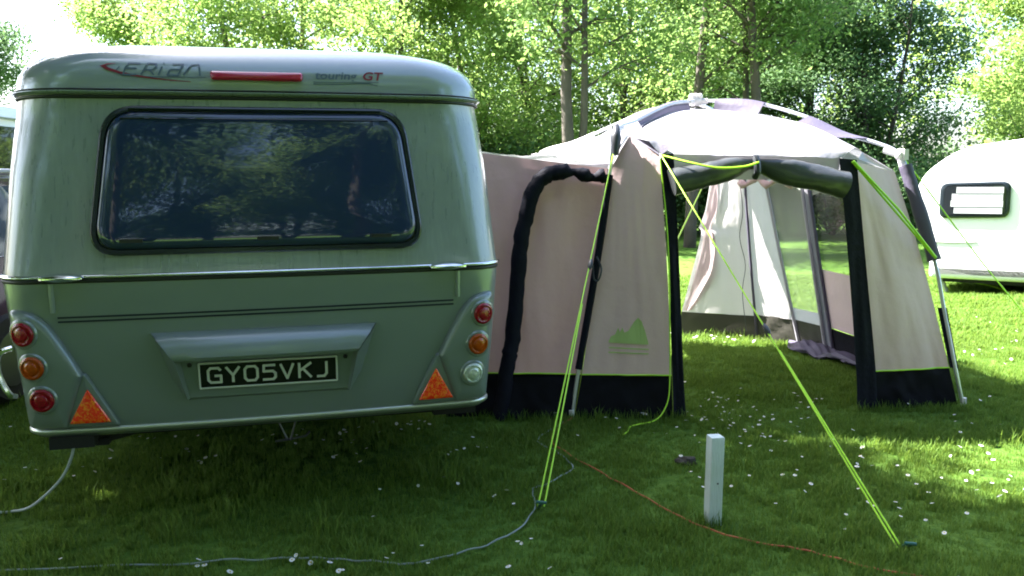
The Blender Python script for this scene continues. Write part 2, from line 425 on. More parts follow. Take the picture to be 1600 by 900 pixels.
# grab handles
for sx in (-1, 1):
    ol = []
    for i in range(28):
        t = 2*math.pi*i/28; c, s_ = math.cos(t), math.sin(t)
        ol.append((sx*(.775 if 1 else 0)+.078*c*(1 if sx*c > 0 else 1.15), 1.089+.0185*math.copysign(abs(s_)**1.2, s_)))
    shell('grab_handle', ol, [(0, .006), (.002, .022), (.006, .036), (.010, .040)], M['chrome'], fill=4, dome=.008, sharp=80)
# high brake light
bo = roundpoly([(-.185, 1.912), (.185, 1.912), (.181, 1.874), (-.181, 1.874)], .014, 6)
shell('brake_light', bo, [(0, -.01), (0, .020), (.004, .030), (.009, .033)], M['bar_lens'], fill=3, dome=.004, sharp=60)
# logo on the roof: swoosh and drawn letters
lg = MB()
def arc(c, a, b, t0, t1, n=10): return [(c[0]+a*math.cos(lerp(t0, t1, i/n)), c[1]+b*math.sin(lerp(t0, t1, i/n))) for i in range(n+1)]
LET = {'E': [[(.9, 1), (.15, 1), (0, .55), (.75, .55)], [(0, .55), (0, 0), (.85, 0)]],
       'R': [[(0, 0), (.25, 1), (.85, 1), (.95, .7), (.75, .45), (.15, .45)], [(.5, .45), (.95, 0)]],
       'I': [[(.2, 0), (.4, .75)], [(.47, 1), (.5, 1.12)]],
       'B': [[(.2, 1), (.95, 1), (.85, .5), (.15, .5)], [(.05, 0), (.8, 0), (.88, .5)], [(.05, 0), (.15, .5)]],
       'A': [[(0, 0), (.35, .95), (.8, 1)], [(.8, 1), (1.05, 0)]]}
x = -.515
for ch, wd in (('E', .058), ('R', .052), ('I', .028), ('B', .056), ('A', .062)):
    for st in LET[ch]: ribbon([(x+p[0]*wd+p[1]*.012, 1.892+p[1]*.047) for p in st], .0062, .0045, mb=lg)
    x += wd+.008
lg.build('lettering', M['decal_grey'], roof, smooth=False)
sw = [(-.545, 1.938), (-.575, 1.934), (-.592, 1.926), (-.575, 1.915), (-.53, 1.900), (-.47, 1.888), (-.40, 1.878), (-.33, 1.871), (-.26, 1.867)]
ribbon(sw, [.002, .006, .012, .012, .009, .007, .005, .004, .002], .004, 'swoosh', M['decal_red'], roof)
ribbon([(-.53, 1.925), (-.545, 1.905), (-.52, 1.889), (-.45, 1.884), (-.35, 1.884), (-.20, 1.886)], [.003, .005, .005, .005, .004, .002], .0025, 'swoosh', M['decal_grey'], roof)
def text_mesh(txt, h, mapf, name, m, parent, sx=1.0, shear=.2):
    cu = bpy.data.curves.new('t', 'FONT'); cu.body = txt; cu.size = 1; cu.resolution_u = 3; cu.offset = .018
    o = bpy.data.objects.new('t', cu); SC.collection.objects.link(o)
    dg = bpy.context.evaluated_depsgraph_get(); me = o.evaluated_get(dg).to_mesh()
    V = [mapf(v.co.x*h*sx+v.co.y*h*shear, v.co.y*h) for v in me.vertices]; F = [tuple(p.vertices) for p in me.polygons]
    o.to_mesh_clear(); bpy.data.objects.remove(o); bpy.data.curves.remove(cu)
    return mesh(name, V, F, m, parent, smooth=False)
text_mesh('touring', .047, lambda a, b: proj((.232+a, 1.890+b), .005), 'lettering', M['decal_grey'], roof, 1.25, .2)
text_mesh('GT', .050, lambda a, b: proj((.428+a, 1.889+b), .005), 'lettering', M['decal_red'], roof, 1.25, .25)
ribbon([(.225, 1.876), (.32, 1.876), (.41, 1.880), (.50, 1.880)], .003, .002, 'underline', M['decal_grey'], roof)
ribbon([(.225, 1.868), (.32, 1.868), (.41, 1.874), (.46, 1.874), (.495, 1.866)], [.004, .004, .004, .005, .002], .002, 'underline', M['decal_grey'], roof)
# roof vent
rv = MB(); rv.add(*loft([[Vector((x*s, 1.6+y*s, z)) for x, y in [(-.22, -.2), (.22, -.2), (.22, .2), (-.22, .2)]] for s, z in ((1.08, 2.06), (1.06, 2.095), (.9, 2.115))], False, True))
rv.build('roof_vent', M['white_van'], CV, smooth=False)

# number plate housing
def po(x, z, off): return Vector((x, S(x, z)-off, z))
N_ = 12
rows = []
def hoodrow(xl, xr, zl, zr, off, sag=0):
    return [po(lerp(xl, xr, i/N_), lerp(zl, zr, i/N_)+sag*math.sin(math.pi*i/N_), off*(1-(abs(i/N_*2-1))**6*.15)) for i in range(N_+1)]
hb = MB()
rows = [hoodrow(-.460, .452, .852, .852, .000), hoodrow(-.452, .444, .846, .848, .022, .006), hoodrow(-.425, .420, .815, .818, .062, .012), hoodrow(-.395, .392, .780, .783, .088, .006),
        hoodrow(-.378, .376, .756, .758, .096), hoodrow(-.368, .366, .742, .745, .090), hoodrow(-.352, .350, .737, .740, .045), hoodrow(-.350, .348, .735, .738, .030)]
V = [p for r in rows for p in r]; F = []
for i in range(len(rows)-1):
    for k in range(N_): F.append((i*(N_+1)+k, i*(N_+1)+k+1, (i+1)*(N_+1)+k+1, (i+1)*(N_+1)+k))
hb.add(V, F)
for sx in (-1, 1):   # side cheeks running down to the foot of the panel
    e = [(.456, .852, 0), (.448, .847, .022), (.422, .817, .060), (.394, .782, .080), (.377, .757, .086), (.367, .744, .082)]
    a = [po(sx*x_, z_, o_) for x_, z_, o_ in e]
    back = [po(sx*x_, z_, -.004) for x_, z_ in ((.458, .852), (.452, .84), (.437, .80), (.420, .75), (.405, .70), (.385, .64))]
    foot = [po(sx*.335, .560, .004), po(sx*.330, .562, .028)]
    V = a+back+foot; n = len(a)
    F = [(i, i+1, n+i+1, n+i) for i in range(n-1)]+[(n-1, 2*n+1, 2*n, 2*n-1)]
    hb.add(V, F)
    inner = [po(sx*.367, .744, .082), po(sx*.349, .738, .030), po(sx*.322, .572, .022), po(sx*.330, .562, .028)]
    hb.add(inner, [(0, 1, 2, 3)])
pan = [po(-.350, .738, .030), po(.349, .738, .030), po(.322, .572, .022), po(.332, .560, .004), po(-.332, .560, .004), po(-.322, .572, .022)]
hb.add(pan, [(0, 1, 2, 5), (5, 2, 3, 4)])
hous = hb.build('plate_housing', M['paint_low_shaded'], CV, sharp=38)
pl = MB()
def pp(x, z, o): return po(x, z, .026+o+(z-.65)*.05)
px0, px1, pz0, pz1 = -.278, .278, .612, .720
V = [pp(px0, pz0, .002), pp(px1, pz0, .002), pp(px1, pz1, .002), pp(px0, pz1, .002), pp(px0, pz0, .010), pp(px1, pz0, .010), pp(px1, pz1, .010), pp(px0, pz1, .010)]
pl.add(V, [(0, 1, 5, 4), (1, 2, 6, 5), (2, 3, 7, 6), (3, 0, 4, 7), (4, 5, 6, 7)])
plate = pl.build('number_plate', M['plate'], CV, smooth=False); plate['label'] = 'black number plate with silver characters GY05VKJ'
bd = MB()
for (x0, z0, x1, z1) in ((px0, pz0, px1, pz0), (px1, pz0, px1, pz1), (px1, pz1, px0, pz1), (px0, pz1, px0, pz0)):
    bd.tube([pp(x0, z0, .010), pp(x1, z1, .010)], .0045, 6)
bd.build('plate_border', M['silver'], plate)
CH = {'G': [[(.95, .86), (.8, 1), (.2, 1), (0, .82), (0, .18), (.2, 0), (1, 0), (1, .46), (.55, .46)]],
      'Y': [[(0, 1), (.5, .45), (.5, 0)], [(1, 1), (.5, .45)]],
      '0': [[(.2, 1), (.8, 1), (1, .8), (1, .2), (.8, 0), (.2, 0), (0, .2), (0, .8), (.2, 1), (.3, 1)]],
      '5': [[(.95, 1), (.08, 1), (.06, .58), (.8, .58), (1, .42), (1, .16), (.82, 0), (.02, 0)]],
      'V': [[(0, 1), (.5, 0), (1, 1)]],
      'K': [[(.05, 0), (.05, 1)], [(1, 1), (.08, .48)], [(.35, .62), (1, 0)]],
      'J': [[(.85, 1), (.85, .2), (.66, 0), (.1, 0)]]}
lt = MB(); x = -.243
for ch in 'GY05VKJ':
    for st in CH[ch]:
        P = [Vector((x+p[0]*.050, .636+p[1]*.062)) for p in st]; V = []; F = []
        for i in range(len(P)-1):
            t = (P[i+1]-P[i]).normalized(); nn = Vector((-t.y, t.x))*.0053; a = P[i]-t*.003; b = P[i+1]+t*.003
            k = len(V); V += [pp(*(a+nn), .0125), pp(*(a-nn), .0125), pp(*(b-nn), .0125), pp(*(b+nn), .0125)]; F.append((k, k+1, k+2, k+3))
            V2 = []
        lt.add(V, F)
    x += .0725
lt.build('plate_characters', M['silver'], plate, smooth=False)
for x in (-.315, .315):
    b = MB(); b.ball(po(x, .715, .032), .010, 8, 4); b.build('plate_screw', M['rubber'], hous)

# lamp clusters
def cluster(sx):
    X = lambda pts: [(sx*a, b) for a, b in pts]
    ol = roundpoly(X([(.985, .968), (.885, .953), (.835, .905), (.775, .80), (.722, .690), (.80, .466), (.958, .466)]), [.03, .06, .06, .1, .01, .012, .03], 5)
    if sx < 0: ol = ol[::-1]
    cl = shell('lamp_cluster', ol, [(0, -.012), (0, .014), (.006, .028), (.016, .036)], M['paint_low_shaded'], fill=5, dome=.004, sharp=45)
    ol2 = roundpoly(X([(.722, .712), (.600, .466), (.822, .466)]), [.03, .02, .012], 5)
    if sx < 0: ol2 = ol2[::-1]
    pad = shell('reflector_mount', ol2, [(0, -.006), (0, .012), (.005, .020), (.012, .022)], M['paint_low_shaded'], cl, fill=2, sharp=45)
    tri = roundpoly(X([(.711, .634), (.632, .488), (.790, .488)]), .006, 3)
    shell('reflector', tri, [(0, .018), (0, .028), (.003, .031)], M['reflector'], cl, fill=3, sharp=40)
    for (cx, cz, kind) in (((.927, .872, 'red_lens'), (.902, .735, 'amber_lens'), (.878, .600, 'red_lens' if sx < 0 else 'clear_lens'))):
        cir = lambda r: [(sx*cx+r*.98*math.cos(2*math.pi*i/28), cz+r*math.sin(2*math.pi*i/28)) for i in range(28)]
        base = shell('lamp_base', cir(.061), [(0, .02), (0, .040), (.006, .046)], M['paint_low_shaded'], cl, fill=2, sharp=40)
        nm = {'red_lens': 'tail_lamp', 'amber_lens': 'indicator', 'clear_lens': 'reversing_lamp'}[kind]
        lens = shell(nm, cir(.048), [(0, .04), (0, .050), (.003, .057), (.010, .059), (.012, .055), (.022, .0555), (.024, .061)], M[kind], cl, fill=4, dome=.003, sharp=70)
    return cl
for sx in (-1, 1):
    c = cluster(sx)
# side clip on the left lamp cluster
tb = MB(); tb.tube(smooth_path([(-1.0, .12, .80), (-1.045, .10, .78), (-1.05, .10, .70), (-1.02, .10, .62), (-1.0, .12, .60)], 5), .012, 7); tb.build('side_grip', M['chrome'], CV)
# underside
ub = MB(); ub.box((0, 2.0, .40), (1.7, 3.5, .06)); ub.box((-.55, 2.3, .37), (.06, 2.8, .08)); ub.box((.55, 2.3, .37), (.06, 2.8, .08)); ub.tube([(-.8, 1.9, .31), (.8, 1.9, .31)], .035)
ub.build('chassis', M['underside'], CV, sharp=30)
for sx in (-1, 1):
    wb = MB(); wb.tube([(sx*.76, 1.9, .31), (sx*.785, 1.9, .31), (sx*.90, 1.9, .31), (sx*.925, 1.9, .31)], [.27, .31, .31, .27], 28)
    wh = wb.build('wheel', M['tyre'], CV); hb2 = MB(); hb2.tube([(sx*.80, 1.9, .31), (sx*.932, 1.9, .31)], .17, 20); hb2.build('rim', M['alu'], wh)
    st = MB(); st.box((sx*.82, .24, .395), (.20, .10, .05)); st.tube([(sx*.88, .22, .39), (sx*.60, .36, .38)], .02)
    if sx < 0:
        st = MB(); st.box((sx*.80, .16, .398), (.17, .14, .05)); st.tube([(sx*.86, .14, .385), (sx*.76, .18, .375), (sx*.40, .34, .405)], [.025, .028, .015]); st.box((sx*.70, .20, .372), (.05, .08, .03))
    st.build('corner_steady', M['underside'], CV, sharp=30)
vb = MB(); vb.tube([(.0, .25, .42), (.052, .25, .295), (.068, .25, .288), (.105, .25, .42)], .0055, 6); vb.tube([(.0, .255, .285), (.08, .255, .292), (.135, .26, .298), (.155, .27, .315)], .0055, 6)
vb.build('spare_carrier', M['dark_rim'], CV)

# ------------------------------------------------------------------ awning tent
TN = thing('awning_tent', 'beige and lilac dome drive-away awning with black mud walls and open front door', 'tent', (1.45, 6.3, 0))
def TP(o):   # parts are authored in world coordinates
    o.parent = TN; o.matrix_parent_inverse = Matrix.Translation((-1.45, -6.3, 0)); return o
def pl_at(pts, t):
    P = [Vector(p) for p in pts]; L = [0]
    for a, b in zip(P, P[1:]): L.append(L[-1]+(b-a).length)
    d = t*L[-1]
    for i in range(len(P)-1):
        if d <= L[i+1] or i == len(P)-2:
            return P[i].lerp(P[i+1], min(1, max(0, (d-L[i])/max(1e-9, L[i+1]-L[i]))))
def ruled(e0, e1, nu=24, nv=30, s0=0, s1=1, t0=0, t1=1, bulge=(0, 0, 0), wr=.006, seed=0, wdir=(1, 0, 0), smoothe=True):
    """sheet between edge polylines e0 and e1 (s across, t along), puffed by bulge, with creases"""
    bl = Vector(bulge); wd = Vector(wdir)
    E0 = smooth_path(e0, 6) if smoothe and len(e0) > 2 else e0; E1 = smooth_path(e1, 6) if smoothe and len(e1) > 2 else e1
    V = []
    for j in range(nv+1):
        t = lerp(t0, t1, j/nv); a = pl_at(E0, t); b = pl_at(E1, t)
        for i in range(nu+1):
            s = lerp(s0, s1, i/nu); p = a.lerp(b, s)
            k = math.sin(math.pi*s)*math.sin(math.pi*min(1, max(0, t)))
            n1 = noise.noise((s*4+t*2.3+seed*7.1, t*1.3-s*.6, seed*3.3)); n2 = noise.noise((s*13-t*4+seed, t*2.5, seed*1.7))
            ed = min(1, 6*min(s, 1-s))*min(1, 6*t+.15)
            p = p+bl*k+wd*(wr*(n1*1.6+n2*.7)*ed)
            V.append(p)
    F = []
    for j in range(nv):
        for i in range(nu): q = j*(nu+1)+i; F.append((q, q+1, q+nu+2, q+nu+1))
    return V, F
def sheet(name, m, *a, parent=None, **k):
    V, F = ruled(*a, **k); o = mesh(name, V, F, m)
    if parent is None: return TP(o)
    o.parent = parent; o.matrix_parent_inverse = Matrix.Translation((-1.45, -6.3, 0)); return o
def row(V, nu, nv, j): return [V[j*(nu+1)+i] for i in range(nu+1)]
def tubes(name, m, pts, r, n=8, parent=None, sm=0):
    b = MB(); b.tube(smooth_path(pts, sm) if sm else pts, r, n); o = b.build(name, m)
    if parent is None: return TP(o)
    o.parent = parent; o.matrix_parent_inverse = Matrix.Translation((-1.45, -6.3, 0)); return o
HUB = (1.38, 6.35, 2.04); HF = (1.40, 6.35, 1.985)
FLF = (.729, 5.15, 1.732); Apt = (.88, 5.00, 1.61); Bpt = (2.00, 5.10, 1.58); FRF = (2.19, 5.25, 1.62); FRE = (2.49, 5.45, 1.50)
FLleg = [(.72, 5.15, 1.72), (.608, 5.12, 1.5), (.54, 5.08, 1.03), (.425, 5.01, .27), (.375, 4.99, .0)]
Aleg = [Apt, (.93, 4.98, 1.0), (.968, 4.97, .28), (.98, 4.965, .0)]
def split_t(edge, z):   # fraction along an edge polyline at height z
    E = smooth_path(edge, 6) if len(edge) > 2 else [Vector(p) for p in edge]
    lo, hi = 0, 1
    for _ in range(30):
        m_ = (lo+hi)/2
        if pl_at(E, m_).z > z: lo = m_
        else: hi = m_
    return lo
FN = (-.05, -1, .05)
def wallpanel(name, m, e0, e1, zmud, mudm, bulge, seed, wr=.007, nu=24, lime=True, wdir=FN, mudname='mud_wall'):
    t0 = split_t(e0, zmud); t1 = split_t(e1, zmud)
    E0 = smooth_path(e0, 6); E1 = smooth_path(e1, 6)
    u0 = [pl_at(E0, t0*i/14) for i in range(15)]; u1 = [pl_at(E1, t1*i/14) for i in range(15)]
    V, F = ruled(u0, u1, nu, 30, bulge=bulge, wr=wr, seed=seed, wdir=wdir, smoothe=False)
    o = TP(mesh(name, V, F, m))
    l0 = [pl_at(E0, lerp(t0, 1, i/6)) for i in range(7)]; l1 = [pl_at(E1, lerp(t1, 1, i/6)) for i in range(7)]
    bot = row(V, nu, 30, 30)
    V2, F2 = ruled(l0, l1, nu, 10, wr=wr*1.6, seed=seed+5, wdir=wdir, smoothe=False)
    for i in range(nu+1): V2[i] = bot[i]
    TP(mesh(mudname, V2, F2, mudm))
    if lime: tubes('piping', M['lime'], [p+Vector((0, -.004, 0)) for p in bot], .0045, 6)
    return o, V
fl_panel, FLV = wallpanel('front_panel', M['tent_beige'], FLleg, Aleg, .275, M['mud'], (0, -.012, 0), 1, wr=.009)
FRl = [(2.10, 5.13, 1.56), (2.18, 5.14, 1.0), (2.285, 5.145, .25), (2.30, 5.14, 0)]
FRr = [FRE, (2.65, 5.35, .93), (2.80, 5.23, .25), (2.855, 5.2, 0)]
fr_panel, FRV = wallpanel('front_panel', M['tent_beige'], FRl, FRr, .25, M['mud'], (0, -.03, 0), 2, wr=.012)
sheet('door_band', M['band'], [(.885, 4.995, 1.62), (.935, 4.975, 1.0), (.973, 4.965, .28), (.985, 4.955, -.01)], [(.965, 5.0, 1.62), (1.005, 4.985, 1.0), (1.045, 4.98, .28), (1.065, 4.97, -.01)], nu=6, nv=30, wr=.012, seed=3, wdir=FN)
sheet('door_band', M['band'], [(1.985, 5.09, 1.58), (2.07, 5.11, 1.0), (2.16, 5.12, .25), (2.165, 5.10, -.01)], [(2.105, 5.12, 1.57), (2.185, 5.13, 1.0), (2.29, 5.135, .25), (2.305, 5.13, -.01)], nu=6, nv=30, wr=.012, seed=4, wdir=FN)
# tunnel toward the caravan
TUl = [(-.33, 5.17, 1.65), (-.37, 5.13, 1.0), (-.40, 5.10, .28), (-.42, 5.06, 0)]
TUr = [(.59, 5.14, 1.53), (.535, 5.09, 1.03), (.42, 5.02, .27), (.37, 5.0, 0)]
tun, TUV = wallpanel('tunnel_panel', M['tent_pink'], TUl, TUr, .275, M['mud'], (0, -.03, 0), 8, wr=.020, nu=34)
sheet('tunnel_roof', M['tent_roof'], [(-.62, 7.2, 1.70), (-.33, 5.17, 1.652)], [(.42, 7.2, 1.60), (.66, 5.18, 1.55)], nu=20, nv=20, bulge=(0, 0, -.03), wr=.02, seed=9, wdir=(0, 0, 1))
ap = smooth_path([(.575, 5.08, 1.49), (.49, 5.08, 1.475), (.40, 5.08, 1.505), (.29, 5.08, 1.51), (.20, 5.075, 1.48), (.135, 5.065, 1.40), (.09, 5.06, 1.25), (.055, 5.05, 1.08), (.03, 5.04, .80), (.0, 5.02, .50), (-.025, 5.0, .37), (-.06, 4.99, .15), (-.085, 4.99, .01)], 5)
b = MB(); b.tube([p+Vector((.010*noise.noise((i*.7, 0, 0)), -.01+.008*noise.noise((i*.9, 5, 0)), .008*noise.noise((i*.8, 9, 0)))) for i, p in enumerate(ap)], [(.048+.006*noise.noise((i*.55, 3, 1)))*(1 if i > 12 else .72+.25*math.sin(i)) for i in range(len(ap))], 9); TP(b.build('arch_sleeve', M['band'], sharp=80))
sheet('mud_flap', M['mud'], [(-.06, 4.98, .27), (-.05, 4.97, .10), (.02, 4.96, .0)], [(.40, 5.0, .26), (.38, 4.985, .12), (.36, 4.97, .01)], nu=14, nv=10, wr=.02, seed=15, wdir=FN)
# roof
ridge = [FLF, (1.08, 5.86, 1.915), HF, (1.82, 6.0, 1.905), (2.04, 5.70, 1.80), FRF]
eave = [Apt, (1.15, 4.97, 1.605), (1.45, 4.96, 1.60), (1.75, 5.02, 1.59), Bpt]
nR = 36
EV = smooth_path(eave, 8); RV = smooth_path(ridge, 8); V = []; nv = 18
for j in range(nv+1):
    t = j/nv
    for i in range(nR+1):
        s = i/nR; p = pl_at(EV, s).lerp(pl_at(RV, s), t)
        p.z += .075*math.sin(math.pi*t)*(.5+.5*math.sin(math.pi*s)); p.y -= .04*math.sin(math.pi*t)
        p += Vector((0, -.5, 1))*(.010*noise.noise((s*7, t*3, 1.5))+.006*noise.noise((s*19, t*4, 4.5))*(1-t))
        V.append(p)
F = [(j*(nR+1)+i, j*(nR+1)+i+1, (j+1)*(nR+1)+i+1, (j+1)*(nR+1)+i) for j in range(nv) for i in range(nR)]
TP(mesh('front_roof', V, F, M['tent_roof']))
BLr = [(.22, 7.25, 1.60), (.54, 7.05, 1.72), (.83, 6.80, 1.84), (1.06, 6.60, 1.925), HF]
FLr = [(.60, 5.14, 1.53), FLF, (1.08, 5.86, 1.915), HF]
BRr = [(2.22, 7.48, 1.55), (1.95, 7.1, 1.80), (1.65, 6.7, 1.93), HF]
FRrd = [FRE, FRF, (2.04, 5.70, 1.80), (1.82, 6.0, 1.905), HF]
sheet('side_roof', M['tent_roof'], BLr, FLr, nu=20, nv=20, bulge=(-.03, 0, .05), wr=.012, seed=21, wdir=(-.5, 0, 1))
sheet('side_roof', M['tent_roof'], FRrd, BRr, nu=20, nv=20, bulge=(.03, 0, .04), wr=.012, seed=22, wdir=(.5, 0, 1))
sheet('rear_roof', M['tent_roof'], BRr, BLr, nu=20, nv=20, bulge=(0, .04, .05), wr=.012, seed=23, wdir=(0, .5, 1))
sheet('rear_eave', M['tent_roof'], [(.22, 7.22, 1.605), (.25, 7.80, 1.585)], [(2.24, 7.46, 1.565), (2.12, 7.58, 1.56)], nu=16, nv=6, wr=.01, seed=24, wdir=(0, 0, 1))
# corner triangles
TP(mesh('corner_patch', [(.74, 5.13, 1.715), (.885, 4.985, 1.60), (.955, 4.985, 1.655)], [(0, 1, 2)], M['sleeve']))
sheet('front_corner', M['tent_roof'], [FRF, (2.13, 5.16, 1.575)], [FRE, (2.49, 5.45, 1.495)], nu=8, nv=4, wr=.004, seed=2, wdir=FN)
sheet('front_corner', M['tent_beige'], [FLF, (.685, 5.145, 1.65), (.60, 5.13, 1.52)], [(.74, 5.145, 1.73), (.70, 5.135, 1.65), (.645, 5.125, 1.52)], nu=3, nv=6, wr=0, seed=2, wdir=FN)
# lintel and rolled door
sheet('door_lintel', M['tent_roof'], [(.93, 5.0, 1.61), (.95, 5.0, 1.46)], [(2.0, 5.11, 1.585), (1.99, 5.11, 1.45)], nu=24, nv=6, wr=.01, seed=31, wdir=FN, bulge=(0, .0, 0))
rp = []; rr = []
for i in range(41):
    s = i/40; x_ = lerp(.945, 2.01, s); y_ = lerp(4.955, 5.06, s)
    z_ = 1.515+.035*math.exp(-((s-.46)/.12)**2)-.085*(abs(s-.46)/.5)**1.6
    r_ = .034+.047*(1-math.exp(-((s-.46)/.09)**2))*(.75+.25*abs(s-.46)*2); r_ *= 1+.10*noise.noise((s*9, 2, 2))
    rp.append((x_, y_-.01, z_)); rr.append(r_)
b = MB(); b.tube(rp, rr, 18)
b.v = [tuple(Vector(p)+Vector((0, 1, 0))*(.012*noise.noise((p[0]*7, p[1]*9, p[2]*11)))+Vector((0, 0, 1))*(.012*noise.noise((p[0]*6+4, p[1]*12, p[2]*4))+.006*noise.noise((p[0]*26, p[1]*10, 3)))) for p in b.v]; TP(b.build('rolled_door', M['vinyl_roll'], sharp=80))
tubes('door_toggle', M['dark_plastic'], [(1.43, 4.92, 1.585), (1.435, 4.90, 1.55), (1.44, 4.905, 1.50), (1.44, 4.95, 1.47)], .02, 8)
tubes('door_tie', M['lime'], smooth_path([(.90, 4.985, 1.60), (1.05, 4.90, 1.555), (1.20, 4.87, 1.525), (1.35, 4.87, 1.53), (1.44, 4.885, 1.555)], 6), .007, 6)
# back wall and right wall inside
sheet('rear_wall', M['tent_inner'], [(1.86, 7.74, 1.62), (1.80, 7.73, 1.20), (1.735, 7.71, 1.02), (1.765, 7.74, .95), (1.66, 7.74, .5), (1.595, 7.74, .23)], [(2.085, 7.53, 1.60), (2.14, 7.53, 1.1), (2.19, 7.525, .6), (2.23, 7.52, .22)], nu=20, nv=26, wr=.02, seed=41, wdir=(.3, -1, 0))
sheet('rear_mud_wall', M['inner_mud'], [(1.595, 7.74, .23), (1.575, 7.74, -.01)], [(2.23, 7.52, .22), (2.255, 7.52, -.01)], nu=16, nv=6, wr=.012, seed=42, wdir=(.3, -1, 0))
sheet('door_curtain', M['curtain'], [(1.86, 7.70, 1.60), (1.80, 7.69, 1.2), (1.75, 7.67, 1.02), (1.775, 7.68, .95), (1.68, 7.68, .5), (1.60, 7.70, .25)], [(1.90, 7.70, 1.60), (1.90, 7.68, 1.2), (1.83, 7.66, 1.02), (1.87, 7.67, .95), (1.90, 7.66, .6), (1.68, 7.70, .25)], nu=8, nv=26, wr=.02, seed=44, wdir=(0, -1, 0))
C0 = ((2.09, 7.53, 1.60), (2.255, 7.52, 0)); C1 = ((2.20, 7.33, 1.58), (2.535, 7.20, 0)); C2 = ((2.40, 6.98, 1.56), (2.635, 6.84, 0)); C3 = ((2.42, 6.88, 1.56), (2.665, 6.75, 0)); C4 = ((2.49, 5.47, 1.50), (2.855, 5.22, 0))
RWd = (-1, -.4, 0)
def rw(name, m, ca, cb, z0, z1, nu=10, nv=14, wr=.006, seed=50, s0=0, s1=1):
    ta0, ta1 = [(ca[0][2]-z)/ca[0][2] for z in (z0, z1)]; tb0, tb1 = [(cb[0][2]-z)/cb[0][2] for z in (z0, z1)]
    L0 = [Vector(ca[0]).lerp(Vector(ca[1]), t) for t in (ta0, ta1)]; L1 = [Vector(cb[0]).lerp(Vector(cb[1]), t) for t in (tb0, tb1)]
    return sheet(name, m, L0, L1, nu=nu, nv=nv, wr=wr, seed=seed, wdir=RWd, s0=s0, s1=s1)
rw('side_wall', M['tent_inner'], C0, C1, 1.57, .23, seed=51)
rw('side_wall', M['tent_inner'], C1, C2, 1.56, 1.43, nv=3, seed=52); rw('side_wall', M['tent_inner'], C1, C2, .34, .235, nv=3, seed=53)
rw('window_pane', M['vinyl'], C1, C2, 1.43, .34, wr=.008, seed=54)
for a, b_, c_ in ((C1, C2, .0), (C1, C2, 1.0)):
    p0 = Vector(a[0]).lerp(Vector(b_[0]), c_); p1 = Vector(a[1]).lerp(Vector(b_[1]), c_); tubes('window_hem', M['tent_roof'], [p0+Vector((-.012, -.006, 0)), p0.lerp(p1, .5)+Vector((-.016, -.008, 0)), p1+Vector((-.012, -.006, 0))], .015, 8)
rw('zip_strip', M['zip_grey'], C2, C3, 1.55, 0, nu=6, wr=.012, seed=55)
rw('window_pane', M['dark_vinyl'], C3, C4, 1.52, .72, seed=56); rw('side_wall', M['tent_beige'], C3, C4, .72, .24, seed=57)
for (ca, cb, sd_) in ((C0, C1, 61), (C1, C2, 62), (C3, C4, 63)): rw('side_mud_wall', M['inner_mud'] if sd_ < 63 else M['mud'], ca, cb, .235, -.01, nv=6, wr=.012, seed=sd_)
for (ca, k) in ((C0, .015), (C3, .018)): tubes('wall_seam', M['sleeve'], [Vector(ca[0])+Vector((-.01, -.01, 0)), Vector(ca[0]).lerp(Vector(ca[1]), .5)+Vector((-.015, -.01, 0)), Vector(ca[1])+Vector((-.01, -.01, 0))], k*.8, 7)
b = MB()
b.tube([(lerp(1.98, 2.36, i/14), lerp(7.3, 6.98, i/14)-.02, 1.44-.03*math.sin(i*1.1)) for i in range(15)], [.028+.012*math.sin(i*2.1) for i in range(15)], 8); TP(b.build('rolled_blind', M['tent_beige'], sharp=80))
tubes('hanging_cord', M['dark_plastic'], [(2.0, 7.42, 1.55), (2.05, 7.40, 1.2), (2.03, 7.40, .95), (2.09, 7.41, .7), (2.07, 7.41, .45), (2.12, 7.42, .1)], .0035, 5, sm=6)
sheet('ground_flap', M['sleeve'], [(2.45, 7.25, .05), (2.36, 7.0, .025), (2.42, 6.82, .02)], [(2.72, 6.66, .10), (2.66, 6.1, .06), (2.74, 5.7, .08)], nu=24, nv=10, wr=.05, seed=71, wdir=(0, 0, 1))
# poles
polesets = {'FL': [HUB, (1.12, 5.95, 1.985), (.80, 5.38, 1.835), (.641, 5.15, 1.752), (.598, 5.095, 1.49), (.53, 5.055, 1.03), (.405, 5.0, .31), (.36, 4.98, 0)],
            'BL': [HUB, (1.06, 6.60, 1.99), (.83, 6.80, 1.90), (.54, 7.05, 1.78), (.22, 7.30, 1.66), (.15, 7.42, 1.2), (.08, 7.55, 0)],
            'FR': [HUB, (1.69, 6.20, 2.03), (1.87, 6.10, 1.98), (2.08, 5.90, 1.88), (2.27, 5.75, 1.76), (2.43, 5.60, 1.69), (2.54, 5.50, 1.61), (2.60, 5.45, 1.42), (2.72, 5.33, .93), (2.77, 5.28, .63), (2.83, 5.21, .25), (2.885, 5.19, 0)],
            'BR': [HUB, (1.75, 6.85, 1.95), (2.05, 7.30, 1.75), (2.17, 7.55, 1.60), (2.22, 7.6, 1.0), (2.28, 7.64, 0)]}
PS = {}
for k, pts in polesets.items():
    P = smooth_path(pts, 6); PS[k] = P; tubes('pole', M['pole'], P, .012, 8)
    tubes('pole_foot', M['plastic'], [P[-1]+Vector((0, 0, .06)), P[-1]+Vector((0, 0, -.01))], .018, 8)
b = MB(); b.ball(HUB, .055, 12, 7, (1.1, 1.1, .7))
for k, P in PS.items(): b.tube([P[0], P[1], P[2]], [.024, .022, .019], 8)
for a in range(3): b.ball((HUB[0]-.03+.03*a, HUB[1]-.03, HUB[2]+.035), .022, 8, 5)
TP(b.build('hub', M['plastic'], sharp=60))
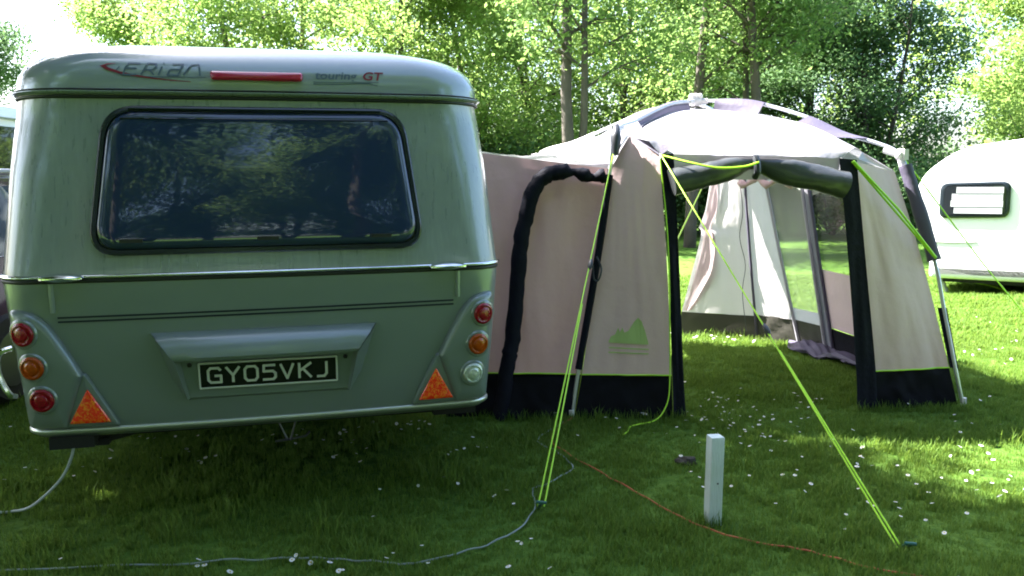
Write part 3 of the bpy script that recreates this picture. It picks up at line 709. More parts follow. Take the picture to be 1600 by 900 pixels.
for p in ((.641, 5.15, 1.752), (.22, 7.30, 1.66), (2.54, 5.50, 1.61), (2.17, 7.55, 1.60)):
    b = MB(); q = Vector(p); b.ball(q, .034, 8, 5, (1, 1, 1.2)); d = (q-Vector(HUB)); d.z = 0; d.normalize()
    b.tube([q, q-d*.10+Vector((0, 0, .03))], [.024, .018], 8); b.tube([q, q+d*.03-Vector((0, 0, .12))], [.024, .018], 8); b.box(q+d*.035, (.03, .03, .07)); TP(b.build('knee_joint', M['plastic'], sharp=60))
def web(name, P, E, a, b_, m=None):
    """mauve webbing between a pole (from a to b in path fraction) and the fabric edge E below it"""
    top = [pl_at(P, lerp(a, b_, i/10))+Vector((0, 0, .012)) for i in range(11)]
    Ed = smooth_path(E, 8)
    low = []
    for p in top:
        q = min((pl_at(Ed, k/80) for k in range(81)), key=lambda r: (r-p).length); low.append(q-Vector((0, 0, .01)))
    V = [x for t, l in zip(top, low) for x in (t+Vector((.016, .006, 0)), t+Vector((-.014, -.014, 0)), t.lerp(l, .5)+Vector((-.006, -.006, 0)), l)]; F = []
    for i in range(10):
        for k in range(3): F.append((4*i+k, 4*i+k+1, 4*i+5+k, 4*i+4+k))
    return TP(mesh(name, V, F, m or M['sleeve']))
def frac(P, pt):
    L = 0; best = None; tot = sum((b-a).length for a, b in zip(P, P[1:])); acc = 0
    for a, b in zip(P, P[1:]):
        d = (a-Vector(pt)).length
        if best is None or d < best[0]: best = (d, acc/tot)
        acc += (b-a).length
    return best[1]
fFR = lambda p: frac(PS['FR'], p); fFL = lambda p: frac(PS['FL'], p); fBL = lambda p: frac(PS['BL'], p)
RR = [HF, (1.82, 6.0, 1.905), (2.04, 5.70, 1.80), FRF]; RL = [FLF, (1.08, 5.86, 1.915), HF]
web('pole_sleeve', PS['FR'], RR, fFR((1.50, 6.29, 2.04)), fFR((1.84, 6.12, 1.99)))
web('pole_sleeve', PS['FR'], RR, fFR((2.09, 5.89, 1.87)), fFR((2.38, 5.64, 1.71)))
web('pole_sleeve', PS['FL'], RL, fFL((1.30, 6.22, 2.03)), fFL((.78, 5.36, 1.825)))
BLe = BLr
web('pole_sleeve', PS['BL'], BLe, fBL((1.25, 6.46, 2.03)), fBL((.98, 6.68, 1.96))); web('pole_sleeve', PS['BL'], BLe, fBL((.70, 6.92, 1.85)), fBL((.27, 7.26, 1.68)), M['tent_roof'])
def leg_sleeve(P, a, b_, r, m=None, name='leg_sleeve'):
    pts = [pl_at(P, lerp(a, b_, i/14)) for i in range(15)]
    b = MB(); b.tube(pts, [r*(1+.12*noise.noise((i*.8, r*9, 0))) for i in range(15)], 9); return TP(b.build(name, m or M['sleeve'], sharp=80))
leg_sleeve(PS['FR'], fFR((2.56, 5.48, 1.55)), fFR((2.71, 5.34, .96)), .042)
leg_sleeve(PS['FL'], fFL((.60, 5.095, 1.51)), fFL((.41, 5.0, .33)), .022, M['band'])
sheet('pole_pocket', M['band'], [(2.735, 5.29, .63), (2.80, 5.22, .25)], [(2.785, 5.27, .63), (2.845, 5.20, .25)], nu=4, nv=8, wr=.004, seed=81, wdir=FN)
b = MB(); P = PS['FL']; b.tube([(.638, 5.11, 1.79), (.632, 5.08, 1.71), (.627, 5.06, 1.61)], [.018, .035, .02], 8); TP(b.build('knee_cover', M['dark_plastic'], sharp=80))
tubes('leg_tie', M['dark_plastic'], [(.515, 5.03, 1.0), (.54, 4.99, .93), (.52, 4.98, .86), (.495, 4.99, .87), (.49, 5.01, .95)], .006, 6, sm=5)
# print on the front panel: hill silhouette above lines
def on_panel(s, t, off=.006): 
    nu, nvp = 24, 30
    i = min(int(s*nu), nu-1); j = min(int(t*nvp), nvp-1); a = s*nu-i; c = t*nvp-j
    g = lambda ii, jj: FLV[jj*(nu+1)+ii]
    p = g(i, j).lerp(g(i+1, j), a).lerp(g(i, j+1).lerp(g(i+1, j+1), a), c); return p+Vector((0, -off, 0))
hill = [(.26, .855), (.28, .835), (.33, .825), (.36, .795), (.385, .815), (.41, .792), (.44, .815), (.49, .805), (.55, .765), (.60, .745), (.645, .760), (.69, .800), (.735, .855)]
V = []; F = []
for i, (s, t) in enumerate(hill): V += [on_panel(s, t), on_panel(s, .862)]
F = [(2*i, 2*i+1, 2*i+3, 2*i+2) for i in range(len(hill)-1)]
for t in (.880, .900):
    k = len(V); 
    for i in range(11): s = lerp(.27, .74, i/10); V += [on_panel(s, t), on_panel(s, t+.006)]
    F += [(k+2*i, k+2*i+1, k+2*i+3, k+2*i+2) for i in range(10)]
o = mesh('printed_emblem', V, F, M['lime_print'], fl_panel, smooth=False)

# ------------------------------------------------------------------ guy ropes, pegs, cords
def rope_mesh(name, lines, m, label, cat, group=None, r=.005, adj=None):
    b = MB()
    for ln in lines: b.tube(ln, r, 6)
    o = b.build(name, m); tag(o, label, cat, group)
    if adj:
        a = MB(); p = Vector(adj[0]); d = Vector(adj[1]).normalized(); a.tube([p-d*.03, p-d*.01, p+d*.02, p+d*.035], [.006, .013, .013, .006], 7); a.build('tension_slider', M['dark_plastic'], o)
    return o
G = 'lime guy ropes of the awning'
a0 = Vector((.615, 5.06, 1.62)); p0 = Vector((.12, 3.57, .01)); d0 = p0-a0
rope_mesh('guy_rope', [[a0, p0+Vector((-.012, 0, 0))], [a0.lerp(p0, .50)+Vector((.0, 0, 0)), a0.lerp(p0, .8)+Vector((.010, 0, -.004)), p0+Vector((.016, 0, .0))]], M['lime'], 'lime guy rope from the knee nearest the green caravan down to the shaded grass', 'guy rope', G, .0040, (a0.lerp(p0, .38), d0))
a1 = Vector((.885, 4.985, 1.61)); p1 = Vector((1.517, 3.12, .01)); d1 = p1-a1
rope_mesh('guy_rope', [[a1, p1+Vector((-.008, 0, 0))], [a1.lerp(p1, .60), p1+Vector((.010, 0, .0))]], M['lime'], 'long lime guy rope crossing the open tent doorway to a peg beyond the grey post', 'guy rope', G, .0040, (a1.lerp(p1, .545), d1))
rope_mesh('guy_rope', [[(2.07, 5.10, 1.56), (2.70, 5.28, .95)], [(2.075, 5.095, 1.562), (2.40, 5.17, 1.262), (2.70, 5.275, .955)]], M['lime'], 'short lime strap tied from the doorway corner to the mauve leg sleeve', 'guy rope', G, .0075)
rope_mesh('guy_rope', [[(2.57, 5.50, 1.585), (3.5, 6.16, .83), (4.65, 7.05, 0)]], M['lime'], 'lime guy rope passing in front of the white caravan window', 'guy rope', G, .005)
rope_mesh('guy_rope', [[(.975, 5.03, 1.04), (1.75, 7.6, 1.43)]], M['lime'], 'lime cord slanting behind the doorway beside the pale rear curtain', 'guy rope', G, .006)
rope_mesh('guy_rope', [[(5.75, 10.9, .16), (6.3, 10.9, .05), (6.55, 10.75, -.04)]], M['lime'], 'lime guy rope reaching the sunny grass below the white caravan', 'guy rope', None, .010)
lc = smooth_path([(.882, 4.975, 1.58), (.925, 4.965, 1.2), (.945, 4.955, .85), (.95, 4.95, .55), (.955, 4.945, .30), (.945, 4.93, .14), (.90, 4.90, .05), (.84, 4.87, .015), (.75, 4.80, .02), (.69, 4.75, .02), (.665, 4.68, .015), (.63, 4.61, .015)], 5)
tag((lambda b: (b.tube(lc, .0042, 6), b)[1])(MB()).build('loose_cord', M['lime']), 'loose lime cord hanging down the beige front panel onto the grass', 'cord')
for (p, lab) in (((.115, 3.555, 0), 'small dark tent peg in shade at the foot of the near-vertical guy rope'), ((1.53, 3.105, 0), 'small green tent peg at the end of the rope crossing the doorway')):
    b = MB(); b.tube([(p[0]+.01, p[1]-.03, .045), (p[0], p[1]+.01, .02), (p[0]-.01, p[1]+.05, -.05)], [.008, .007, .005], 7); b.tube([(p[0]-.015, p[1]-.03, .05), (p[0]+.03, p[1]-.03, .045)], .007, 7)
    tag(b.build('tent_peg', M['green_plastic']), lab, 'tent peg', 'tent pegs')
def cable(name, pts, r, m, label, cat='cable'):
    P = smooth_path([(x, y, gz(x, y)+z) for x, y, z in pts], 8)
    P = [p+Vector((.010*noise.noise((i*.35, 1, r)), .010*noise.noise((i*.35, 7, r)), -.003+.010*noise.noise((i*.3, 4, r)))) for i, p in enumerate(P)]
    b = MB(); b.tube(P, r, 6); return tag(b.build(name, m), label, cat)
cable('water_hose', [(-2.2, 2.98, .018), (-1.94, 2.98, .018), (-1.23, 3.03, .018), (-.9, 3.06, .018), (-.70, 3.055, .018), (-.5, 3.02, .018), (-.37, 3.01, .018), (-.18, 3.12, .018), (-.01, 3.27, .018), (.09, 3.53, .018), (.09, 3.78, .018), (.15, 3.84, .018), (.28, 4.03, .018), (.30, 4.11, .018), (.23, 4.34, .018), (.13, 4.51, .018), (.22, 4.71, .018), (.33, 4.92, .018)], .0036, M['hose'], 'thin pale cable winding through the shaded grass below the guy rope')
cable('orange_cable', [(.36, 4.93, .03), (.25, 4.70, .018), (.23, 4.43, .02), (.41, 4.06, .02), (.59, 3.71, .02), (.76, 3.37, .02), (.97, 3.18, .014), (1.14, 3.08, .022), (1.29, 2.97, .012), (1.5, 2.85, .015)], .0038, M['orange'], 'thin orange cable running past the foot of the grey post')
b = MB(); b.tube(smooth_path([(-1.86, 3.42, .375), (-1.885, 3.43, .30), (-1.94, 3.45, .21), (-2.02, 3.47, .13), (-2.12, 3.50, .055), (-2.22, 3.54, .02), (-2.32, 3.55, .012), (-2.6, 3.56, .012)], 6), .006, 7)
tag(b.build('mains_cable', M['blue_cable']), 'pale blue-white cable hanging from the caravan corner steady to the grass', 'cable')
# ------------------------------------------------------------------ marker post, clods
b = MB(); bm_ = [(-.029, -.029), (.029, -.029), (.029, .029), (-.029, .029)]
ol = roundpoly(bm_, .003, 1)
b.add(*loft([[Vector((p.x*s, p.y*s, z)) for p in ol] for s, z in ((1, -.02), (1, .1), (.995, .25), (1, .380), (.95, .3835))], False, True))
post = b.build('marker_post', M['post'], None, True, 30); post.location = (.848, 3.40, 0); post.rotation_euler = (rad(.5), rad(.6), rad(11)); tag(post, 'short square grey painted wooden post standing in the grass', 'post')
b = MB(); b.tube([(0, -.0293, .185), (0, -.031, .185)], .004, 8); nl = b.build('nail_head', M['rubber'], post); nl.location = (.004, 0, 0)
for (x, y, s, lab) in ((.90, 4.17, .045, 'dark clod of earth lying in the shaded grass behind the grey post'),):
    b = MB(); b.ball((0, 0, 0), 1, 14, 9); b.v = [tuple(Vector(p)*(s*(1+.5*noise.noise(Vector(p)*1.7)))) for p in b.v]; b.v = [(p[0]*1.3, p[1], p[2]*.55+.012) for p in b.v]
    o = b.build('earth_clod', M['stone']); o.location = (x, y, gz(x, y)); tag(o, lab, 'clod')

# ------------------------------------------------------------------ white caravan at the right
WC = thing('touring_caravan', 'bright white touring caravan in full sun with small dark framed window', 'caravan', (5.30, 11.05, -.06), 0)
wd_ = Vector((.809, -.588, 0)); wn = Vector((.588, .809, 0))     # along the near side, and away from it
def wcp(s, d, z): return wd_*s+wn*d+Vector((0, 0, z))
side = roundpoly([(.24, .215), (.23, .70), (0, 1.23), (.10, 1.57), (.52, 1.91), (1.6, 2.04), (3.6, 2.12), (4.9, 2.02), (5.2, 1.3), (5.1, .215)], [.06, .3, .16, .25, .45, .3, .4, .4, .3, .06], 6)
rings = []
for d, ins in ((0, .14), (0, .05), (.012, .025), (.04, .006), (.09, 0), (1.95, 0), (2.02, .02), (2.05, .06)):
    P = [Vector(p) for p in side]; N = len(P); R = []
    for i in range(N):
        t = P[(i+1) % N]-P[i-1]; nn = Vector((-t.y, t.x)).normalized(); c = Vector((2.5, 1.15))
        if nn.dot(c-P[i]) < 0: nn = -nn
        q = P[i]+nn*ins; R.append(wcp(q.x, d, q.y))
    rings.append(R)
mesh('body', *loft(rings, True, True), M['white_van'], WC, sharp=50)
def wcshell(name, ol, ringl, m, parent, cap=True):
    P = [Vector(p) for p in ol]; N = len(P); c = sum(P, Vector((0, 0)))/N; R = []
    for ins, off in ringl: 
        R.append([wcp(*(p+(c-p).normalized()*ins).to_tuple()[:1], -off, (p+(c-p).normalized()*ins).y) for p in P])
    return mesh(name, *loft(R, False, cap), m, parent, sharp=40)
wol = roundpoly([(.33, 1.455), (1.12, 1.475), (1.12, 1.025), (.33, 1.005)], .10, 6)
wf = wcshell('window', wol, [(0, 0), (0, .02), (.02, .03), (.05, .03), (.06, .02)], M['winframe'], WC)
wi2 = roundpoly([(.375, 1.415), (1.075, 1.435), (1.075, 1.065), (.375, 1.045)], .06, 6)
wcshell('pane', wi2, [(0, .02), (.01, .032)], M['glass_dark'], wf)
b = MB()
for q, (s0, s1) in enumerate(((.50, 1.04), (.46, 1.045), (.47, 1.04), (.52, 1.045))): b.box(wcp((s0+s1)/2, -.036-.003*(q % 2), 1.095+.085*q+.02*((s0+s1)/2)), (s1-s0, .006, .080), Matrix.Rotation(math.atan2(wd_.y, wd_.x), 3, 'Z'))
b.build('blind', M['blind'], wf, smooth=False)
b = MB(); b.tube([wcp(.28, -.004, .695), wcp(.55, -.006, .695), wcp(.78, -.004, .71)], .008, 6); b.build('trim_line', M['car_trim'], WC)
b = MB(); b.box(wcp(2.6, 1.0, .20), (4.4, 1.8, .06), Matrix.Rotation(math.atan2(wd_.y, wd_.x), 3, 'Z')); b.build('chassis', M['underside'], WC)
for d in (.12, 1.9):
    b = MB(); b.tube([wcp(2.75, d, .25), wcp(2.75, d+.16, .25)], .25, 24); b.build('wheel', M['tyre'], WC)
b = MB(); b.tube([wcp(.35, .2, .25), wcp(.45, .2, .0)], .025, 8); b.build('corner_steady', M['galv'], WC)

# ------------------------------------------------------------------ vehicles at the left edge
def vehicle(name, label, cat, loc, rz, L, prof, sill, W, paint, roofm, wheels, wr, glass, roofz):
    """side profile (y along, z up) lofted across; greenhouse narrower than the body"""
    r = thing(name, label, cat, loc, rz)
    ol = roundpoly(prof, .12, 5); R = []
    for sx, ins in ((-1, .06), (-1, .015), (-1, 0), (1, 0), (1, .015), (1, .06)):
        ring = []
        for p in ol:
            tum = max(0, p.y-sill)*.16; x = sx*(W/2-tum); c = Vector((L/2, .9)); q = Vector(p)+(c-Vector(p)).normalized()*ins
            if ins > .03: x = sx*(W/2-tum+.012)
            ring.append(Vector((x-sx*(0 if ins > .03 else .012), q.x, q.y)))
        R.append(ring)
    R = [R[2], R[1], R[0], R[5], R[4], R[3]]
    order = [R[2], R[1], R[0], R[5], R[4], R[3]]
    rings = []
    for sx, f, ins in ((-1, 0, .07), (-1, .012, .02), (-1, .05, 0), (1, .05, 0), (1, .012, .02), (1, 0, .07)):
        ring = []
        for p in ol:
            tum = max(0, p.y-sill)*.16; c = Vector((L/2, .9)); q = Vector(p)+(c-Vector(p)).normalized()*ins
            ring.append(Vector((sx*(W/2-tum-f), q.x, q.y)))
        rings.append(ring)
    mesh('body', *loft(rings, True, True), paint, r, sharp=45)
    for (poly) in glass:
        for sx in (-1, 1):
            g = roundpoly(poly, .05, 3); V = []
            for off in (.002, .010):
                for p in g: V.append((sx*(W/2-max(0, p.y-sill)*.16+off), p.x, p.y))
            n = len(g); F = [tuple(n+i for i in range(n))]+[(i, (i+1) % n, n+(i+1) % n, n+i) for i in range(n)]
            mesh('side_window', V, F, M['glass_blue'] if paint is M['car'] else M['glass_dark'], r, smooth=False)
    for y in wheels:
        for sx in (-1, 1):
            b = MB(); b.tube([(sx*(W/2-.19), y, wr), (sx*(W/2-.02), y, wr), (sx*(W/2+.012), y, wr)], [wr, wr, wr*.9], 28); wq = b.build('wheel', M['tyre'], r)
            b = MB(); b.tube([(sx*(W/2-.05), y, wr), (sx*(W/2+.018), y, wr)], wr*.6, 20); b.build('rim', M['dark_rim'], wq)
    return r
car = vehicle('parked_car', 'dark purple car with blue tinted side windows half hidden behind the sage caravan', 'car', (-4.22, 4.55, 0), 0, 4.1,
        [(0, .35), (.02, .95), (.35, 1.52), (2.2, 1.57), (3.0, 1.02), (4.0, .88), (4.1, .35)], .95, 1.74, M['car'], M['car_trim'], (.92, 3.3), .31,
        [[(.42, .99), (.62, 1.43), (1.28, 1.46), (1.28, .99)], [(1.36, .99), (1.36, 1.46), (2.05, 1.46), (2.65, .99)]], 1.5)
for sx in (-1, 1):
    b = MB(); b.tube([(sx*.74, .55, 1.515), (sx*.735, 1.2, 1.55), (sx*.735, 2.1, 1.545)], .022, 7); b.build('roof_rail', M['car_trim'], car)
    b = MB(); b.box((sx*.80, .03, 1.0), (.12, .05, .28)); b.build('tail_light', M['red_lens'], car)
    b = MB(); b.box((sx*.877, 1.2, .88), (.02, .16, .03)); b.build('door_handle', M['car_trim'], car)
van = vehicle('camper_van', 'white roofed van with dark windows standing behind the dark purple car', 'van', (-5.85, 7.3, 0), 0, 4.9,
        [(0, .40), (0, 1.3), (.10, 2.10), (.5, 2.26), (3.4, 2.26), (4.2, 1.35), (4.85, 1.1), (4.9, .4)], 1.3, 1.9, M['white_van'], M['white_van'], (1.0, 3.9), .33,
        [[(.25, 1.50), (.30, 2.04), (1.45, 2.04), (1.45, 1.50)], [(1.55, 1.50), (1.55, 2.04), (2.7, 2.04), (2.7, 1.50)]], 2.2)
b = MB(); b.box((.83, 1.5, 2.12), (.03, 2.6, .02)); b.build('awning_rail', M['alu'], van)

# ------------------------------------------------------------------ foliage
def np_mesh(name, V, F, m):
    me = bpy.data.meshes.new(name); nf = len(F); k = F.shape[1]
    me.vertices.add(len(V)); me.vertices.foreach_set('co', V.astype(np.float32).ravel())
    me.loops.add(nf*k); me.loops.foreach_set('vertex_index', F.astype(np.int32).ravel())
    me.polygons.add(nf); me.polygons.foreach_set('loop_start', np.arange(0, nf*k, k, dtype=np.int32))
    try: me.polygons.foreach_set('loop_total', np.full(nf, k, dtype=np.int32))
    except Exception: pass
    for q in (m if isinstance(m, list) else [m]): me.materials.append(q)
    me.update(calc_edges=True); me.validate(); return me
def leaves(rng, C, size, up=.35):
    """bent diamond leaves at centres C"""
    n = len(C); d = rng.normal(size=(n, 3)); d /= np.linalg.norm(d, axis=1)[:, None]
    nn = rng.normal(size=(n, 3)); nn[:, 2] = np.abs(nn[:, 2])+up; a = np.cross(nn, d); a /= np.linalg.norm(a, axis=1)[:, None]+1e-9
    b = np.cross(a, nn); b /= np.linalg.norm(b, axis=1)[:, None]+1e-9
    nn /= np.linalg.norm(nn, axis=1)[:, None]
    s = (size*rng.uniform(.6, 1.3, n))[:, None]
    V = np.stack([C-a*s*.55, C-b*s*.30-nn*s*.10, C+a*s*.55, C+b*s*.30-nn*s*.10], 1).reshape(-1, 3)
    return V, np.arange(4*n).reshape(n, 4)
def make_tree(seed, H, tr, z0, nb, spread, nleaf, size, leafm, barkm, lean=(0, 0), forks=1, low_bias=1.0):
    """trunk with limbs and a leafy crown: returns (trunk mesh, crown mesh)"""
    R = random.Random(seed); rng = np.random.default_rng(seed); mb = MB(); tips = []
    def limb(p, d, L, r, depth, segs=6):
        pts = [Vector(p)]; rs = [r]; d = Vector(d).normalized()
        for i in range(segs):
            d = (d+Vector((R.gauss(0, .10), R.gauss(0, .10), R.gauss(.03, .06)))*(1 if depth else .35)).normalized()
            pts.append(pts[-1]+d*L/segs); rs.append(r*(1-.75*(i+1)/segs))
        mb.tube(pts, rs, 8 if depth == 0 else (6 if depth == 1 else 4)); return pts, rs
    for fk in range(forks):
        d = Vector((lean[0]+R.gauss(0, .05)+(.16 if fk else 0)*(1 if seed % 2 else -1), lean[1]+R.gauss(0, .03), 1))
        tp, trs = limb((0, 0, -.2), d, H*.93*(1-.15*fk), tr*(1-.3*fk), 0, 12)
        for i in range(nb):
            f = z0/H+(1-z0/H)*(i+R.random())/nb; f = min(f, .98); k = f*12; j = min(int(k), 11)
            p = tp[j].lerp(tp[j+1], k-j); a = R.uniform(0, 2*math.pi); L = spread*(1-.55*f)*R.uniform(.65, 1.15)
            bp_, br = limb(p, (math.cos(a), math.sin(a), R.uniform(.15, .8)), L, max(.018, trs[j]*.42), 1, 6)
            for q in (2, 3, 4, 5, 6):
                tips.append((bp_[q], .32+.10*q/6))
                if q >= 2:
                    a2 = a+R.uniform(-1.3, 1.3); bb, _ = limb(bp_[q], (math.cos(a2), math.sin(a2), R.uniform(-.25, .6)), L*.38, br[q]*.6+.004, 2, 3)
                    tips.append((bb[2], .36)); tips.append((bb[3], .34))
    T = np.array([tuple(t[0]) for t in tips]); sg = np.array([t[1] for t in tips])
    wgt = np.exp(-np.clip(T[:, 2]-6.5, 0, None)*.25*low_bias); wgt *= rng.uniform(.25, 1.6, len(T)); wgt /= wgt.sum()
    idx = rng.choice(len(T), nleaf, p=wgt)
    C = T[idx]+rng.normal(size=(nleaf, 3))*sg[idx][:, None]*np.array([1, 1, .62])
    C = C[C[:, 2] > .25]
    V, F = leaves(rng, C, size); crown = np_mesh('crown', V, F, leafm)
    tm = bpy.data.meshes.new('trunk'); tm.from_pydata(mb.v, [], mb.f); tm.materials.append(barkm); tm.polygons.foreach_set('use_smooth', [True]*len(tm.polygons))
    return tm, crown
def make_bush(seed, h, rad_, nleaf, size, leafm, barkm):
    R = random.Random(seed); rng = np.random.default_rng(seed); mb = MB(); T = []
    for i in range(9):
        a = R.uniform(0, 6.28); l = R.uniform(.6, 1); pts = [Vector((0, 0, -.1)), Vector((math.cos(a)*rad_*.4*l, math.sin(a)*rad_*.4*l, h*.5*l)), Vector((math.cos(a)*rad_*.8*l, math.sin(a)*rad_*.8*l, h*.9*l))]
        mb.tube(pts, [.03, .02, .008], 5)
        for k in range(7): T.append(pts[1].lerp(pts[2], k/6)+Vector((R.gauss(0, .25), R.gauss(0, .25), R.gauss(0, .3))))
        T.append(pts[1]*.6)
    T = np.array([tuple(t) for t in T]); w_ = rng.uniform(.3, 1.5, len(T)); w_ /= w_.sum()
    idx = rng.choice(len(T), nleaf, p=w_); C = T[idx]+rng.normal(size=(nleaf, 3))*.32*np.array([1, 1, .8]); C[:, 2] = np.abs(C[:, 2])+.05
    V, F = leaves(rng, C, size); cm = np_mesh('crown', V, F, leafm)
    tm = bpy.data.meshes.new('stems'); tm.from_pydata(mb.v, [], mb.f); tm.materials.append(barkm); return tm, cm
KIND = {
 'ash': [make_tree(11+i, 9, .13, 1.5, 17, 3.0, 29000, .105, M['leaf_bright'], M['bark'], forks=1+i % 2, low_bias=2.2) for i in range(3)],
 'mid': [make_tree(31+i, 9, .14, 1.3, 17, 2.9, 29000, .105, M['leaf_mid'], M['bark_dark'], forks=1+(i+1) % 2, low_bias=2.2) for i in range(3)],
 'bare': [make_tree(93+i, 10.5, .150, 4.0, 15, 2.6, 14000, .105, M['leaf_mid'], M['bark'], forks=1+i % 2, low_bias=1) for i in range(2)],
 'shade': [make_tree(81+i, 14, .20, 5.2, 18, 3.9, 25000, .17, M['leaf_shade'], M['bark_dark'], forks=1+i % 2, low_bias=0) for i in range(2)],
 'dark': [make_tree(51+i, 9.5, .16, 1.2, 18, 3.0, 30000, .11, M['leaf_dark'], M['bark_dark'], forks=1+i % 2, low_bias=2) for i in range(2)],
}
def put_tree(name, kind, i, x, y, rz, label, group=None, sc=1.0):
    tm, cm = KIND[kind][i]; r = thing(name, label, 'tree', (x, y, terrain(x, y)), rz, group); r.scale = (sc, sc, sc)
    for nm, me in (('trunk', tm), ('crown', cm)): link(bpy.data.objects.new(nm, me), r)
    return r
GT = 'trees along the far edge of the lawn'
def ux(u, y): return (u-800)/1300*y
TREES = [  # u at its depth, depth, kind, variant, rotation, scale, label
 (275, 23, 'ash', 0, .3, .9, 'sunlit yellow-green tree at the left end of the row, next to open sky'),
 (375, 21.5, 'ash', 1, 1.9, 1, 'bright leafy tree rising above the caravan brake light'),
 (490, 23.5, 'ash', 2, 4.0, 1, 'bright leafy tree rising above the caravan touring lettering'),
 (620, 21.5, 'ash', 0, 2.7, 1.0, 'bright tree above the right end of the caravan roof'),
 (740, 23, 'ash', 1, .8, 1, 'light green tree just right of the caravan roof corner'),
 (884, 18, 'bare', 1, 3.4, 1.1, 'tree with a tall bare grey trunk between caravan and tent top'),
 (840, 25, 'mid', 0, 1.4, 1.0, 'green tree behind the tall bare grey trunk'),
 (985, 24, 'ash', 1, 5.2, 1, 'lighter tree behind the left slope of the tent roof'),
 (1078, 19, 'bare', 0, 1.2, 1, 'slender dark trunked tree directly above the tent hub'),
 (1100, 25, 'mid', 2, .2, 1, 'leafy green tree behind the slender trunk over the tent hub'),
 (1178, 18.5, 'bare', 1, 5.6, 1.02, 'forked tree with pale bark above the right tent pole'),
 (1200, 24, 'mid', 1, 2.2, 1.02, 'green tree behind the forked pale trunk'),
 (1255, 22, 'dark', 0, .4, 1.0, 'dark green tree behind the right slope of the tent roof'),
 (1352, 21.5, 'dark', 1, 2.9, .82, 'broad dark green tree between tent and white caravan'),
 (1625, 23, 'ash', 2, .9, 1, 'yellow-green tree with slim trunk above the white caravan'),
 (1740, 22, 'ash', 0, 5.0, 1, 'yellow-green tree at the right edge above the white caravan roof'),
]
for (u, y, k, i, rz, sc, lab) in TREES: put_tree('tree', k, i, ux(u, y), y, rz, lab, GT, sc)
put_tree('tree', 'dark', 0, -16.5, 26, 2.0, 'dark tree at the left edge above the parked vehicles', None, .98)
# trees around the pitch that shade the grass and mirror in the caravan window
GS = 'trees standing around the pitch behind the camera'
SHADE = [(-5.6, 6.1, 'shade', 0, 1.7, .72), (-5.3, 4.4, 'shade', 1, 3.7, .70), (-5.6, 4.6, 'shade', 0, .5, .9), (-9.3, 5.6, 'shade', 1, .9, .95), (-8.8, 1.2, 'shade', 1, 2.0, 1.0), (-5.0, -.6, 'shade', 0, 4.4, .95), (-2.2, -4.5, 'shade', 1, 1.0, .95), (2.2, -5.0, 'shade', 0, 2.6, .95), (6.0, -3.0, 'shade', 1, 5.2, .95), (3.0, -13, 'mid', 2, 3.0, 1.3), (6.5, -10, 'mid', 0, 5.1, 1.2), (-4.5, -14, 'dark', 1, .2, 1.2), (1.2, -17, 'dark', 0, .9, 1.4), (10, -15, 'dark', 0, 2.2, 1.3), (-10.5, -6, 'dark', 1, 3.3, 1.3), (-8, -11, 'mid', 1, .4, 1.3), (-.8, -13, 'dark', 0, 4.1, 1.3), (7.8, -5.5, 'dark', 1, 5.5, 1.25), (11, -9, 'mid', 2, 1.5, 1.3), (9.0, .3, 'dark', 0, 2.8, 1.2), (-11.5, -1.5, 'mid', 2, .3, 1.2), (-4.2, -9.8, 'dark', 1, 5.0, 1.2), (3.6, -9.3, 'mid', 1, 2.4, 1.2)]
for j, (x, y, k, i, rz, sc) in enumerate(SHADE): put_tree('tree', k, i, x, y, rz, 'leafy tree standing on the lawn out of the picture, casting shade', GS, sc)
BK = [make_bush(70+i, 2.3, 1.5, 6500, .14, (M['leaf_mid'], M['leaf_dark'], M['leaf_bright'])[i], M['bark_dark']) for i in range(3)]
GB = 'shrubs under the far trees'
R = random.Random(5)
SHRUBS = [(772, 22.5, 1, 1.1, 'dark shrub filling the gap beside the caravan roof corner'), (838, 23.5, 0, 1.2, 'leafy shrub left of the bare grey trunk, above the tunnel roof'),
          (930, 23, 0, 1.1, 'green shrub right of the bare grey trunk, above the white tent slope'), (1062, 24.5, 1, 1.0, 'dark shrub seen through the doorway left of the pale curtain'),
          (1105, 23, 1, 1.1, 'dark shrub behind the left edge of the pale rear curtain'), (1225, 24, 0, 1.0, 'green shrub seen through the clear tent window'),
          (1300, 23, 1, 1.1, 'dark shrub seen through the tinted mesh beside the right door band'), (1425, 24, 1, 1.0, 'dark shrub in the gap between tent leg and white caravan')]
for (u, y, k, sc, lab) in SHRUBS:
    x = ux(u, y); r = thing('shrub', lab, 'shrub', (x, y, terrain(x, y)), R.uniform(0, 6), GB); r.scale = (sc, sc, sc)
    for nm, me in (('stems', BK[k][0]), ('crown', BK[k][1])): link(bpy.data.objects.new(nm, me), r)
# far woods as one mass
rng = np.random.default_rng(9); n_ = 42000
Cx = rng.uniform(-15, 31, n_); Cy = rng.uniform(29, 37, n_); Cz = rng.uniform(-.3, 11, n_)
keep = np.array([noise.noise((a*.45, c*.5, b_*.3)) > -.18 for a, b_, c in zip(Cx, Cy, Cz)])
gap = (np.abs(Cx/Cy-.525) < .035) & (Cz < 4.6) & (Cz > .8) & (rng.random(n_) < .93); keep &= ~gap
V, F = leaves(rng, np.stack([Cx, Cy, Cz], 1)[keep], .30)
fw_ = link(bpy.data.objects.new('far_woods', np_mesh('far_woods', V, F, M['leaf_woods']))); fw_['kind'] = 'stuff'; fw_['label'] = 'mass of woodland foliage behind the row of trees'; fw_['category'] = 'woods'

